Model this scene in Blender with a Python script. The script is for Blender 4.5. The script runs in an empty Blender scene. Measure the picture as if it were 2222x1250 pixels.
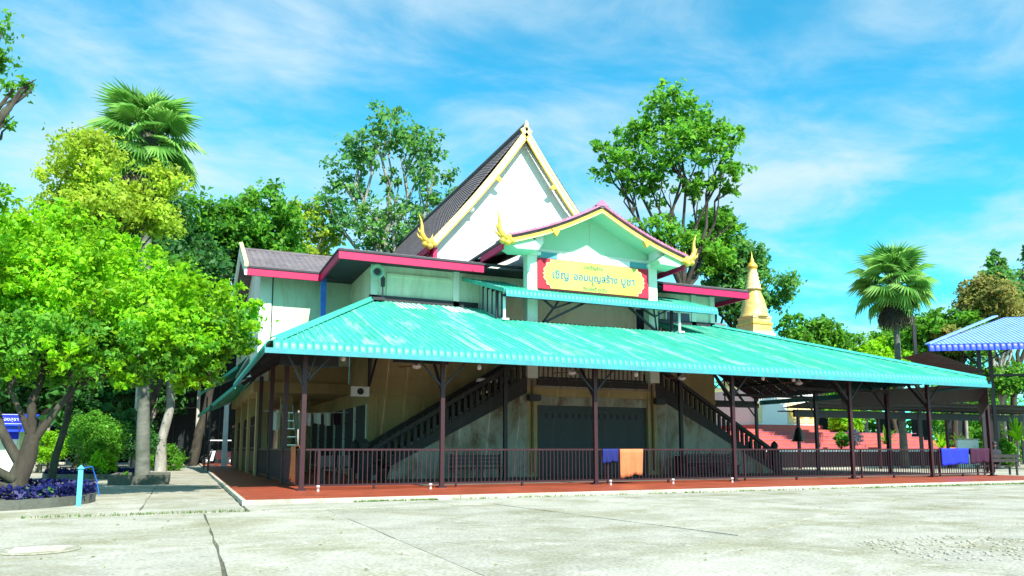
import bpy, bmesh, math, random
import numpy as np
from mathutils import Vector, Matrix, Euler
random.seed(7); np.random.seed(7)
sc = bpy.context.scene
COL = sc.collection
R_ = math.radians
# ------------------------------------------------------------------ camera
cam_d = bpy.data.cameras.new('camera'); cam = bpy.data.objects.new('camera', cam_d); COL.objects.link(cam)
cam_d.sensor_width = 36.0; cam_d.lens = 36.0 * 1635 / 2222; cam_d.shift_y = 148.0 / 2222
cam_d.clip_start = 0.1; cam_d.clip_end = 6000
cam.location = (0, 0, 1.2); cam.rotation_euler = (R_(97), 0, R_(-23.5))
sc.camera = cam
# ------------------------------------------------------------------ sky, sun, exposure
SUN_EL = 45.0; SUN_AZ = 173.0            # azimuth from +Y towards +X, degrees
w = bpy.data.worlds.new('World'); sc.world = w; w.use_nodes = True
nt = w.node_tree; N = nt.nodes; L = nt.links
for n in list(N): N.remove(n)
def nd(t, **k):
    n = N.new(t)
    for a, b in k.items(): setattr(n, a, b)
    return n
out = nd('ShaderNodeOutputWorld'); bg = nd('ShaderNodeBackground'); bg.inputs['Strength'].default_value = 0.1
sky = nd('ShaderNodeTexSky', sky_type='NISHITA'); sky.sun_disc = False
sky.sun_elevation = R_(SUN_EL); sky.sun_rotation = R_(SUN_AZ); sky.altitude = 50; sky.air_density = 1.0; sky.dust_density = 0.4; sky.ozone_density = 2.0
tint = nd('ShaderNodeMix', data_type='RGBA', blend_type='MULTIPLY'); tint.inputs[0].default_value = 1.0
L.new(sky.outputs[0], tint.inputs[6]); tint.inputs[7].default_value = (0.29, 1.52, 1.52, 1)
tc = nd('ShaderNodeTexCoord'); sep = nd('ShaderNodeSeparateXYZ'); L.new(tc.outputs['Generated'], sep.inputs[0])
def mth(op, a, b=None, c=None):
    m = nd('ShaderNodeMath', operation=op)
    for i, v in enumerate((a, b, c)):
        if v is None: continue
        if isinstance(v, (int, float)): m.inputs[i].default_value = v
        else: L.new(v, m.inputs[i])
    return m.outputs[0]
zz = mth('ADD', mth('MAXIMUM', sep.outputs[2], 0.0), 0.12)
cu = mth('DIVIDE', sep.outputs[0], zz); cv = mth('DIVIDE', sep.outputs[1], zz)
cmb = nd('ShaderNodeCombineXYZ'); L.new(cu, cmb.inputs[0]); L.new(cv, cmb.inputs[1])
mp = nd('ShaderNodeMapping'); L.new(cmb.outputs[0], mp.inputs[0]); mp.inputs['Rotation'].default_value = (0, 0, R_(38)); mp.inputs['Scale'].default_value = (0.85, 0.95, 1)
mp.inputs['Location'].default_value = (0.35, 0.9, 0)
n1 = nd('ShaderNodeTexNoise'); n1.inputs['Scale'].default_value = 1.0; n1.inputs['Detail'].default_value = 9; n1.inputs['Roughness'].default_value = 0.54; n1.inputs['Distortion'].default_value = 0.25
L.new(mp.outputs[0], n1.inputs['Vector'])
mp2 = nd('ShaderNodeMapping'); L.new(cmb.outputs[0], mp2.inputs[0]); mp2.inputs['Rotation'].default_value = (0, 0, R_(52)); mp2.inputs['Scale'].default_value = (1.6, 2.3, 1)
n2 = nd('ShaderNodeTexNoise'); n2.inputs['Scale'].default_value = 1.5; n2.inputs['Detail'].default_value = 8; n2.inputs['Roughness'].default_value = 0.62; n2.inputs['Distortion'].default_value = 0.6
L.new(mp2.outputs[0], n2.inputs['Vector'])
cl = mth('ADD', mth('MULTIPLY', n1.outputs[0], 0.80), mth('MULTIPLY', n2.outputs[0], 0.28))
ramp = nd('ShaderNodeMapRange', interpolation_type='SMOOTHSTEP'); L.new(cl, ramp.inputs[0])
ramp.inputs[1].default_value = 0.44; ramp.inputs[2].default_value = 0.69; ramp.inputs[3].default_value = 0.0; ramp.inputs[4].default_value = 0.92
mx = nd('ShaderNodeMix', data_type='RGBA'); L.new(ramp.outputs[0], mx.inputs[0]); L.new(tint.outputs[2], mx.inputs[6]); mx.inputs[7].default_value = (4.1, 5.1, 5.6, 1)
L.new(mx.outputs[2], bg.inputs[0]); L.new(bg.outputs[0], out.inputs[0])

sd = bpy.data.lights.new('sun', 'SUN'); sd.energy = 4.8; sd.angle = R_(0.5); sd.color = (1.0, 0.95, 0.86)
sun = bpy.data.objects.new('sun', sd); COL.objects.link(sun)
sv = Vector((math.sin(R_(SUN_AZ)) * math.cos(R_(SUN_EL)), math.cos(R_(SUN_AZ)) * math.cos(R_(SUN_EL)), math.sin(R_(SUN_EL))))
sun.rotation_euler = sv.to_track_quat('Z', 'Y').to_euler(); sun.location = (-10, -20, 40)
sc.view_settings.view_transform = 'Standard'; sc.view_settings.look = 'None'; sc.view_settings.gamma = 1.0
sc.view_settings.exposure = 0.92; sc.view_settings.use_curve_mapping = False
sc.cycles.max_bounces = 6; sc.cycles.transparent_max_bounces = 6; sc.cycles.use_denoising = True

# ------------------------------------------------------------------ materials
MATS = {}
def mat(name, c1, c2=None, scale=3.0, rough=0.6, bump=0.0, bscale=30.0, stain=None, stain_amt=0.5, stain_scale=0.6, metal=0.0,
        stretch=(1, 1, 1), spec=0.5, fine=0.15, island=0.0, stain_lo=0.48, stain_hi=0.68, orand=0.0, under=None, stain2=None):
    if name in MATS: return MATS[name]
    m = bpy.data.materials.new(name); m.use_nodes = True
    t = m.node_tree; b = t.nodes['Principled BSDF']
    def n(ty, **k):
        x = t.nodes.new(ty)
        for a, v in k.items(): setattr(x, a, v)
        return x
    c2 = c2 or tuple(min(1, x * 0.75) for x in c1)
    co = n('ShaderNodeTexCoord'); mpp = n('ShaderNodeMapping'); mpp.inputs['Scale'].default_value = stretch
    t.links.new(co.outputs['Object'], mpp.inputs[0])
    a = n('ShaderNodeTexNoise'); a.inputs['Scale'].default_value = scale; a.inputs['Detail'].default_value = 6; a.inputs['Roughness'].default_value = 0.65
    t.links.new(mpp.outputs[0], a.inputs['Vector'])
    r = n('ShaderNodeMapRange'); r.inputs[1].default_value = 0.32; r.inputs[2].default_value = 0.68; t.links.new(a.outputs[0], r.inputs[0])
    mi = n('ShaderNodeMix', data_type='RGBA'); mi.inputs[6].default_value = (*c1, 1); mi.inputs[7].default_value = (*c2, 1); t.links.new(r.outputs[0], mi.inputs[0])
    last = mi.outputs[2]
    if stain:
        s = n('ShaderNodeTexNoise'); s.inputs['Scale'].default_value = stain_scale; s.inputs['Detail'].default_value = 10; s.inputs['Roughness'].default_value = 0.7; s.inputs['Distortion'].default_value = 0.5
        t.links.new(mpp.outputs[0], s.inputs['Vector'])
        rr = n('ShaderNodeMapRange'); rr.inputs[1].default_value = stain_lo; rr.inputs[2].default_value = stain_hi; rr.inputs[4].default_value = stain_amt; t.links.new(s.outputs[0], rr.inputs[0])
        m2 = n('ShaderNodeMix', data_type='RGBA'); t.links.new(rr.outputs[0], m2.inputs[0]); t.links.new(last, m2.inputs[6]); m2.inputs[7].default_value = (*stain, 1)
        last = m2.outputs[2]
    if stain2:
        for sc2, lo, hi, am, cc2 in ((2.6, .56, .66, .55, stain2), (7.0, .60, .70, .7, tuple(x * .45 for x in stain)), (1.3, .58, .72, .6, tuple(x * .8 for x in stain))) if not under else ((3.2, .56, .66, .45, stain2), (4.5, .58, .72, .55, tuple(x * .55 for x in c1))):
            s = n('ShaderNodeTexNoise'); s.inputs['Scale'].default_value = sc2; s.inputs['Detail'].default_value = 8; s.inputs['Roughness'].default_value = 0.72; s.inputs['Distortion'].default_value = 0.8
            t.links.new(mpp.outputs[0], s.inputs['Vector'])
            rr = n('ShaderNodeMapRange'); rr.inputs[1].default_value = lo; rr.inputs[2].default_value = hi; rr.inputs[4].default_value = am; t.links.new(s.outputs[0], rr.inputs[0])
            m2 = n('ShaderNodeMix', data_type='RGBA'); t.links.new(rr.outputs[0], m2.inputs[0]); t.links.new(last, m2.inputs[6]); m2.inputs[7].default_value = (*cc2, 1)
            last = m2.outputs[2]
    if fine or island:
        hv = n('ShaderNodeHueSaturation'); t.links.new(last, hv.inputs['Color'])
        if island:
            g = n('ShaderNodeNewGeometry'); q = n('ShaderNodeMapRange'); q.inputs[3].default_value = 1 - island; q.inputs[4].default_value = 1 + island
            t.links.new(g.outputs['Random Per Island'], q.inputs[0])
        else:
            f = n('ShaderNodeTexNoise'); f.inputs['Scale'].default_value = bscale; f.inputs['Detail'].default_value = 4; t.links.new(mpp.outputs[0], f.inputs['Vector'])
            q = n('ShaderNodeMapRange'); q.inputs[1].default_value = 0.3; q.inputs[2].default_value = 0.7; q.inputs[3].default_value = 1 - fine; q.inputs[4].default_value = 1 + fine
            t.links.new(f.outputs[0], q.inputs[0])
        t.links.new(q.outputs[0], hv.inputs['Value']); last = hv.outputs[0]
    if orand:
        oi = n('ShaderNodeObjectInfo'); q2 = n('ShaderNodeMapRange'); q2.inputs[3].default_value = 1 - orand; q2.inputs[4].default_value = 1 + orand
        t.links.new(oi.outputs['Random'], q2.inputs[0]); h3 = n('ShaderNodeHueSaturation'); t.links.new(last, h3.inputs['Color']); t.links.new(q2.outputs[0], h3.inputs['Value']); last = h3.outputs[0]
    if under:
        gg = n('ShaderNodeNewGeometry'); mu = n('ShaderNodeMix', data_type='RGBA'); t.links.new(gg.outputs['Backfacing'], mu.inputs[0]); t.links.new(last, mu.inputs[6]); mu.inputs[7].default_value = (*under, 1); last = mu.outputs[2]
    t.links.new(last, b.inputs['Base Color'])
    b.inputs['Roughness'].default_value = rough; b.inputs['Metallic'].default_value = metal; b.inputs['Specular IOR Level'].default_value = spec
    if bump:
        f2 = n('ShaderNodeTexNoise'); f2.inputs['Scale'].default_value = bscale; f2.inputs['Detail'].default_value = 5; t.links.new(mpp.outputs[0], f2.inputs['Vector'])
        bp = n('ShaderNodeBump'); bp.inputs['Strength'].default_value = bump; bp.inputs['Distance'].default_value = 0.02
        t.links.new(f2.outputs[0], bp.inputs['Height']); t.links.new(bp.outputs[0], b.inputs['Normal'])
    MATS[name] = m
    return m
def leafmat(name, c1, c2, trans=0.45, tc=None, var=0.35):
    m = bpy.data.materials.new(name); m.use_nodes = True; t = m.node_tree
    for x in list(t.nodes): t.nodes.remove(x)
    o = t.nodes.new('ShaderNodeOutputMaterial'); g = t.nodes.new('ShaderNodeNewGeometry')
    mi = t.nodes.new('ShaderNodeMix'); mi.data_type = 'RGBA'; mi.inputs[6].default_value = (*c1, 1); mi.inputs[7].default_value = (*c2, 1)
    t.links.new(g.outputs['Random Per Island'], mi.inputs[0])
    co = t.nodes.new('ShaderNodeTexCoord'); no = t.nodes.new('ShaderNodeTexNoise'); no.inputs['Scale'].default_value = 0.8; no.inputs['Detail'].default_value = 3
    t.links.new(co.outputs['Object'], no.inputs['Vector'])
    q = t.nodes.new('ShaderNodeMapRange'); q.inputs[1].default_value = 0.3; q.inputs[2].default_value = 0.7; q.inputs[3].default_value = 1 - var; q.inputs[4].default_value = 1 + var
    t.links.new(no.outputs[0], q.inputs[0])
    hv = t.nodes.new('ShaderNodeHueSaturation'); t.links.new(q.outputs[0], hv.inputs['Value']); t.links.new(mi.outputs[2], hv.inputs['Color'])
    d = t.nodes.new('ShaderNodeBsdfPrincipled'); d.inputs['Roughness'].default_value = 0.5; d.inputs['Specular IOR Level'].default_value = 0.25
    tr = t.nodes.new('ShaderNodeBsdfTranslucent'); ms = t.nodes.new('ShaderNodeMixShader'); ms.inputs[0].default_value = trans
    h2 = t.nodes.new('ShaderNodeHueSaturation'); h2.inputs['Value'].default_value = 1.5; h2.inputs['Hue'].default_value = 0.485
    t.links.new(hv.outputs[0], d.inputs['Base Color']); t.links.new(hv.outputs[0], h2.inputs['Color']); t.links.new(h2.outputs[0], tr.inputs['Color'])
    t.links.new(d.outputs[0], ms.inputs[1]); t.links.new(tr.outputs[0], ms.inputs[2]); t.links.new(ms.outputs[0], o.inputs[0])
    MATS[name] = m
    return m
M = MATS
mat('concrete', (0.42, 0.405, 0.335), (0.31, 0.30, 0.245), 0.9, 0.9, 0.5, 22, stain=(0.20, 0.19, 0.10), stain_amt=0.85, stain_scale=0.5, stain2=(0.55, 0.54, 0.47), stretch=(1, 1.2, 1), fine=0.3, stain_lo=0.45, stain_hi=0.66, orand=0.07)
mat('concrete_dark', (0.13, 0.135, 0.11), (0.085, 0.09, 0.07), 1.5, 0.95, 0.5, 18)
mat('joint_dirt', (0.13, 0.12, 0.085), (0.07, 0.07, 0.045), 4, 1.0, 0.4, 30)
mat('earth', (0.20, 0.20, 0.12), (0.12, 0.14, 0.07), 0.5, 1.0, 0.4, 8, stain=(0.07, 0.11, 0.04), stain_amt=0.7, stain_scale=0.15)
mat('kerb', (0.55, 0.53, 0.45), (0.42, 0.41, 0.33), 2, 0.9, 0.4, 25, stain=(0.16, 0.17, 0.10), stain_amt=0.6, stain_scale=1.2)
mat('turquoise', (0.055, 0.48, 0.33), (0.04, 0.41, 0.295), 0.7, 0.6, 0, spec=0.2, stain=(0.45, 0.70, 0.56), stain_amt=0.8, stain_scale=0.8, stretch=(2.2, 0.22, 0.22), fine=0.13, bscale=6, stain_lo=0.53, stain_hi=0.66, orand=0.10, stain2=(0.40, 0.66, 0.54), under=(0.022, 0.024, 0.034))  # whitish streaks mixed in; underside coloured dark to stand for shade
mat('turquoise_trim', (0.055, 0.42, 0.31), (0.035, 0.32, 0.26), 3, 0.45, 0, fine=0.12, bscale=12)
mat('turquoise_flash', (0.05, 0.34, 0.36), (0.04, 0.25, 0.30), 2, 0.45, 0, stain=(0.12, 0.30, 0.32), stain_amt=0.5, stain_scale=2, fine=0.1)
mat('skylight', (0.75, 0.80, 0.76), (0.62, 0.70, 0.66), 3, 0.5)
mat('blue_sheet', (0.02, 0.07, 0.75), (0.015, 0.05, 0.6), 2, 0.45)
mat('white_sheet', (0.26, 0.42, 0.86), (0.20, 0.34, 0.80), 2, 0.45, stretch=(1, 1, 1))
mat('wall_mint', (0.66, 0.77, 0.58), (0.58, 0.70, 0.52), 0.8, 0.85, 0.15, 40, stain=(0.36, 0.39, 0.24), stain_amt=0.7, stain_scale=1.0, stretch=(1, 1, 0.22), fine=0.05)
mat('wall_white', (0.80, 0.83, 0.78), (0.72, 0.76, 0.70), 0.6, 0.85, 0.12, 40, stain=(0.50, 0.51, 0.42), stain_amt=0.6, stain_scale=0.8, stretch=(1, 1, 0.2), fine=0.04)
mat('pediment_mint', (0.42, 0.68, 0.50), (0.38, 0.64, 0.46), 0.9, 0.8, 0.1, 40, fine=0.04)
mat('column_white', (0.74, 0.82, 0.72), (0.66, 0.74, 0.64), 1.5, 0.8, 0.1, 40, fine=0.05)
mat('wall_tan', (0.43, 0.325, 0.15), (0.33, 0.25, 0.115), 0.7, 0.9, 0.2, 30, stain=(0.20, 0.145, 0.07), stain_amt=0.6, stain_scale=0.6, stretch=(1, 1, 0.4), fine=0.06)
mat('plaster_stained', (0.40, 0.375, 0.305), (0.28, 0.265, 0.225), 0.9, 0.95, 0.3, 25, stain=(0.14, 0.075, 0.03), stain_amt=0.9, stain_scale=0.85, stretch=(1, 1, 0.6), fine=0.12, stain_lo=0.46, stain_hi=0.62)
mat('crimson', (0.60, 0.004, 0.09), (0.48, 0.004, 0.07), 2, 0.5, 0, fine=0.06)
mat('pink_tile', (0.50, 0.20, 0.34), (0.36, 0.12, 0.22), 4, 0.7, 0.1, 30)
mat('gold', (0.80, 0.55, 0.10), (0.62, 0.38, 0.05), 5, 0.38, 0.2, 25, metal=0.25)
mat('cream_gold', (0.80, 0.66, 0.34), (0.70, 0.54, 0.22), 3, 0.6, 0.1, 25)
mat('chedi_gold', (0.72, 0.52, 0.14), (0.62, 0.42, 0.10), 3, 0.5, 0.2, 12, stain=(0.80, 0.74, 0.55), stain_amt=.5, stain_scale=2)
mat('roof_tile', (0.17, 0.145, 0.16), (0.10, 0.085, 0.095), 2.5, 0.85, 0.4, 20, stain=(0.22, 0.19, 0.18), stain_amt=0.6, stain_scale=1.3, fine=0.25)
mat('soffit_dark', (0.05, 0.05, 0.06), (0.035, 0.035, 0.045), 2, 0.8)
mat('maroon', (0.042, 0.005, 0.011), (0.028, 0.004, 0.008), 3, 0.5, 0, fine=0.12, bscale=10)
mat('steel_dark', (0.016, 0.015, 0.02), (0.025, 0.02, 0.025), 3, 0.5)
mat('dark_wood', (0.035, 0.03, 0.03), (0.02, 0.018, 0.02), 4, 0.7, 0.2, 30)
mat('shutter_grey', (0.045, 0.05, 0.055), (0.03, 0.035, 0.04), 1.5, 0.6)
mat('black', (0.006, 0.006, 0.007), (0.012, 0.012, 0.012), 2, 0.6)
mat('black_plastic', (0.012, 0.012, 0.013), (0.02, 0.02, 0.02), 2, 0.4)
mat('blue_paint', (0.03, 0.20, 0.80), (0.02, 0.14, 0.65), 2, 0.45)
mat('pipe_brown', (0.20, 0.10, 0.035), (0.14, 0.07, 0.03), 3, 0.6)
mat('white_paint', (0.78, 0.80, 0.80), (0.68, 0.70, 0.70), 3, 0.5, fine=0.05)
mat('sign_yellow', (0.44, 0.52, 0.07), (0.46, 0.56, 0.14), 0.6, 0.6, fine=0.02)
mat('sign_red', (0.50, 0.008, 0.02), (0.42, 0.01, 0.06), 1.5, 0.6, fine=0.05)
mat('sign_letter', (0.02, 0.12, 0.30), (0.04, 0.17, 0.34), 2, 0.6, fine=0)
mat('sign_small', (0.03, 0.12, 0.10), (0.05, 0.15, 0.12), 2, 0.6, fine=0)
mat('sign_teal', (0.06, 0.26, 0.34), (0.08, 0.34, 0.36), 2, 0.6)
mat('orange_cloth', (0.55, 0.20, 0.08), (0.46, 0.15, 0.055), 3, 0.9, 0.3, 60)
mat('navy_cloth', (0.004, 0.012, 0.16), (0.003, 0.01, 0.12), 3, 0.8, 0.2, 60)
mat('blue_cloth', (0.008, 0.03, 0.62), (0.006, 0.02, 0.50), 3, 0.8, 0.2, 60)
mat('purple_cloth', (0.045, 0.004, 0.03), (0.035, 0.003, 0.024), 3, 0.9, 0.2, 60)
mat('red_step', (0.55, 0.12, 0.09), (0.42, 0.085, 0.07), 2, 0.8, 0.2, 20)
mat('bark', (0.055, 0.045, 0.032), (0.03, 0.025, 0.018), 4, 0.95, 0.9, 14, stretch=(1, 1, 0.35), stain=(0.11, 0.12, 0.075), stain_amt=0.6, stain_scale=2)
mat('bark_pale', (0.40, 0.38, 0.34), (0.24, 0.23, 0.20), 3, 0.95, 0.6, 14, stretch=(1, 1, 0.4), stain=(0.10, 0.11, 0.08), stain_amt=0.7, stain_scale=1.6)
mat('palm_bark', (0.19, 0.20, 0.17), (0.10, 0.105, 0.09), 2.5, 0.95, 0.8, 10, stretch=(1, 1, 2.2), stain=(0.06, 0.08, 0.05), stain_amt=0.75, stain_scale=1.6)
mat('skin', (0.30, 0.15, 0.09), (0.26, 0.13, 0.08), 4, 0.6)
mat('shaded_cloth', (0.02, 0.02, 0.03), (0.03, 0.03, 0.04), 5, 0.9)
mat('rubber', (0.015, 0.015, 0.015), (0.022, 0.022, 0.022), 4, 0.8)
mat('glass_grey', (0.42, 0.50, 0.46), (0.34, 0.42, 0.40), 0.6, 0.15)
mat('window_dark', (0.02, 0.03, 0.05), (0.03, 0.05, 0.09), 0.6, 0.1)
mat('aqua_paint', (0.10, 0.55, 0.70), (0.08, 0.45, 0.6), 4, 0.6)
mat('shade_net', (0.008, 0.012, 0.014), (0.012, 0.018, 0.02), 3, 0.9)
mat('bronze', (0.03, 0.024, 0.02), (0.02, 0.016, 0.012), 4, 0.5, metal=0.4)
mat('petal_pink', (0.75, 0.45, 0.55), (0.8, 0.7, 0.72), 6, 0.8)
mat('chrome', (0.6, 0.6, 0.62), (0.5, 0.5, 0.52), 3, 0.3, metal=0.8)
leafmat('leaf_lime', (0.13, 0.42, 0.008), (0.33, 0.62, 0.02), 0.45)
leafmat('leaf_mid', (0.04, 0.20, 0.024), (0.14, 0.38, 0.022), 0.38)
leafmat('leaf_green', (0.06, 0.27, 0.022), (0.18, 0.44, 0.035), 0.45)
leafmat('leaf_dark', (0.018, 0.095, 0.03), (0.06, 0.21, 0.03), 0.3)
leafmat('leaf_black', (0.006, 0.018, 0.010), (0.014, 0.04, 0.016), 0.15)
leafmat('leaf_olive', (0.26, 0.44, 0.025), (0.44, 0.58, 0.06), 0.45)
leafmat('leaf_tan', (0.30, 0.26, 0.07), (0.22, 0.28, 0.06), 0.35)
leafmat('leaf_blue', (0.045, 0.21, 0.075), (0.17, 0.39, 0.06), 0.45)
leafmat('leaf_violet', (0.008, 0.010, 0.07), (0.018, 0.02, 0.14), 0.1)
leafmat('palm_leaf', (0.11, 0.31, 0.05), (0.29, 0.50, 0.13), 0.42)
leafmat('palm_dry', (0.10, 0.085, 0.05), (0.05, 0.05, 0.045), 0.15)
leafmat('grass', (0.06, 0.17, 0.015), (0.13, 0.24, 0.03), 0.3)

# red floor tiles: small square tiles with grout
def tilemat():
    m = bpy.data.materials.new('red_floor_tile'); m.use_nodes = True; t = m.node_tree; b = t.nodes['Principled BSDF']
    co = t.nodes.new('ShaderNodeTexCoord'); br = t.nodes.new('ShaderNodeTexBrick'); br.offset = 0.0
    br.inputs['Color1'].default_value = (0.38, 0.075, 0.032, 1); br.inputs['Color2'].default_value = (0.31, 0.06, 0.027, 1); br.inputs['Mortar'].default_value = (0.30, 0.09, 0.06, 1)
    br.inputs['Scale'].default_value = 1.0; br.inputs['Mortar Size'].default_value = 0.008; br.inputs['Brick Width'].default_value = 0.3; br.inputs['Row Height'].default_value = 0.3
    t.links.new(co.outputs['Object'], br.inputs['Vector'])
    no = t.nodes.new('ShaderNodeTexNoise'); no.inputs['Scale'].default_value = 0.9; no.inputs['Detail'].default_value = 6; t.links.new(co.outputs['Object'], no.inputs['Vector'])
    q = t.nodes.new('ShaderNodeMapRange'); q.inputs[1].default_value = 0.3; q.inputs[2].default_value = 0.7; q.inputs[3].default_value = 0.8; q.inputs[4].default_value = 1.2; t.links.new(no.outputs[0], q.inputs[0])
    hv = t.nodes.new('ShaderNodeHueSaturation'); t.links.new(br.outputs[0], hv.inputs['Color']); t.links.new(q.outputs[0], hv.inputs['Value'])
    t.links.new(hv.outputs[0], b.inputs['Base Color']); b.inputs['Roughness'].default_value = 0.45
    bp = t.nodes.new('ShaderNodeBump'); bp.inputs['Strength'].default_value = 0.3; bp.inputs['Distance'].default_value = 0.01; bp.invert = True
    t.links.new(br.outputs['Fac'], bp.inputs['Height']); t.links.new(bp.outputs[0], b.inputs['Normal'])
    MATS['red_floor_tile'] = m
tilemat()

# ------------------------------------------------------------------ builders
class MB:
    def __init__(s): s.v = []; s.f = []; s.sm = []
    def add(s, vs, fs, smooth=False):
        o = len(s.v); s.v += [tuple(v) for v in vs]; s.f += [tuple(i + o for i in f) for f in fs]; s.sm += [smooth] * len(fs); return s
    def box(s, x0, y0, z0, x1, y1, z1):
        return s.add([(x0, y0, z0), (x1, y0, z0), (x1, y1, z0), (x0, y1, z0), (x0, y0, z1), (x1, y0, z1), (x1, y1, z1), (x0, y1, z1)],
                     [(0, 3, 2, 1), (4, 5, 6, 7), (0, 1, 5, 4), (1, 2, 6, 5), (2, 3, 7, 6), (3, 0, 4, 7)])
    def bar(s, a, b, w=0.05, h=None, up=(0, 0, 1)):
        a = Vector(a); b = Vector(b); h = h or w; d = (b - a).normalized(); u = Vector(up)
        if abs(d.dot(u)) > 0.98: u = Vector((0, 1, 0))
        sd_ = d.cross(u).normalized() * w / 2; u = sd_.cross(d).normalized() * h / 2
        vs = [p + i * sd_ + j * u for p in (a, b) for i, j in ((-1, -1), (1, -1), (1, 1), (-1, 1))]
        return s.add(vs, [(0, 1, 2, 3), (7, 6, 5, 4), (0, 4, 5, 1), (1, 5, 6, 2), (2, 6, 7, 3), (3, 7, 4, 0)])
    def tube(s, pts, rad, n=8, cap=True):
        pts = [Vector(p) for p in pts]; k = len(pts)
        if isinstance(rad, (int, float)): rad = [rad] * k
        o = []; prev = None
        for i, p in enumerate(pts):
            d = (pts[min(i + 1, k - 1)] - pts[max(i - 1, 0)]).normalized()
            if prev is None:
                u = Vector((1, 0, 0)) if abs(d.x) < 0.9 else Vector((0, 1, 0)); u = (u - d * u.dot(d)).normalized()
            else: u = (prev - d * prev.dot(d)).normalized()
            prev = u; q = d.cross(u)
            o += [p + (u * math.cos(2 * math.pi * j / n) + q * math.sin(2 * math.pi * j / n)) * rad[i] for j in range(n)]
        fs = [(i * n + j, i * n + (j + 1) % n, (i + 1) * n + (j + 1) % n, (i + 1) * n + j) for i in range(k - 1) for j in range(n)]
        s.add(o, fs, True)
        if cap: s.add(o[:n], [tuple(range(n))[::-1]]); s.add(o[-n:], [tuple(range(n))])
        return s
    def prism(s, poly, d):            # poly: 3D points, d: extrusion vector
        n = len(poly); p = [Vector(q) for q in poly]; d = Vector(d)
        return s.add(p + [q + d for q in p], [tuple(range(n))[::-1], tuple(range(n, 2 * n))] + [(i, (i + 1) % n, n + (i + 1) % n, n + i) for i in range(n)])
    def lathe(s, prof, c=(0, 0, 0), n=20, smooth=True, sq=False):     # prof: (r,z)
        c = Vector(c); o = []
        for r, z in prof:
            for j in range(n):
                a = 2 * math.pi * (j + (0.5 if sq else 0)) / n
                o.append(c + Vector((r * math.cos(a), r * math.sin(a), z)))
        k = len(prof)
        s.add(o, [(i * n + j, i * n + (j + 1) % n, (i + 1) * n + (j + 1) % n, (i + 1) * n + j) for i in range(k - 1) for j in range(n)], smooth)
        s.add(o[:n], [tuple(range(n))[::-1]]); s.add(o[-n:], [tuple(range(n))]); return s
    def mesh(s, name):
        me = bpy.data.meshes.new(name); me.from_pydata(s.v, [], s.f); me.update()
        if any(s.sm): me.polygons.foreach_set('use_smooth', s.sm)
        return me
    def build(s, name, m, parent=None): return link(name, s.mesh(name), m, parent)
def link(name, me, m=None, parent=None, M4=None, inv=True):
    if m is not None and not me.materials: me.materials.append(MATS[m] if isinstance(m, str) else m)
    o = bpy.data.objects.new(name, me); COL.objects.link(o)
    if M4 is not None: o.matrix_basis = M4
    if parent is not None:
        o.parent = parent
        if inv and parent.get('_w') is None: o.matrix_parent_inverse = parent_world(parent).inverted()
    return o
def parent_world(p):
    m = p.matrix_basis.copy()
    if p.parent is not None: m = parent_world(p.parent) @ p.matrix_parent_inverse @ m
    return m
def tag(o, label=None, cat=None, group=None, kind=None):
    if label: o['label'] = label
    if cat: o['category'] = cat
    if group: o['group'] = group
    if kind: o['kind'] = kind
    return o
def thing(name, label, cat, loc=(0, 0, 0), rz=0, group=None):
    o = bpy.data.objects.new(name, None); COL.objects.link(o); o.empty_display_size = 0.3
    o.matrix_basis = Matrix.Translation(loc) @ Matrix.Rotation(rz, 4, 'Z')
    return tag(o, label, cat, group)
def B(name, m, parent, *boxes):
    b = MB()
    for q in boxes: b.box(*q)
    return b.build(name, m, parent)
def T(v): return Matrix.Translation(v)
def np_mesh(name, V, Fq):
    me = bpy.data.meshes.new(name); nv = len(V); nf = len(Fq)
    me.vertices.add(nv); me.vertices.foreach_set('co', np.asarray(V, np.float32).ravel())
    me.loops.add(nf * 4); me.loops.foreach_set('vertex_index', np.asarray(Fq, np.int32).ravel())
    me.polygons.add(nf); me.polygons.foreach_set('loop_start', np.arange(0, nf * 4, 4, dtype=np.int32))
    me.update(calc_edges=True); return me
rng = np.random.default_rng(11)
def leaves(P, out, size, flat=0.5, asp=0.55):
    """small leaf faces at points P; out = outward directions"""
    n = len(P); nrm = rng.normal(size=(n, 3)) * 0.75 + out * 0.55 + np.array([-0.12, -0.25, 0.75]) * flat * 1.6
    nrm /= np.linalg.norm(nrm, axis=1)[:, None] + 1e-9
    t = rng.normal(size=(n, 3)); t -= nrm * (t * nrm).sum(1)[:, None]; t /= np.linalg.norm(t, axis=1)[:, None] + 1e-9
    b = np.cross(nrm, t); s = size * (0.45 + 1.15 * rng.random(n) ** 1.6)[:, None]
    droop = nrm * s * 0.18
    V = np.stack([P - t * s * 0.5 - droop, P + b * s * asp * 0.5 + droop * 0.4, P + t * s * 0.5 - droop, P - b * s * asp * 0.5 + droop * 0.4], 1).reshape(-1, 3)
    return V, np.arange(n * 4).reshape(-1, 4)
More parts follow.
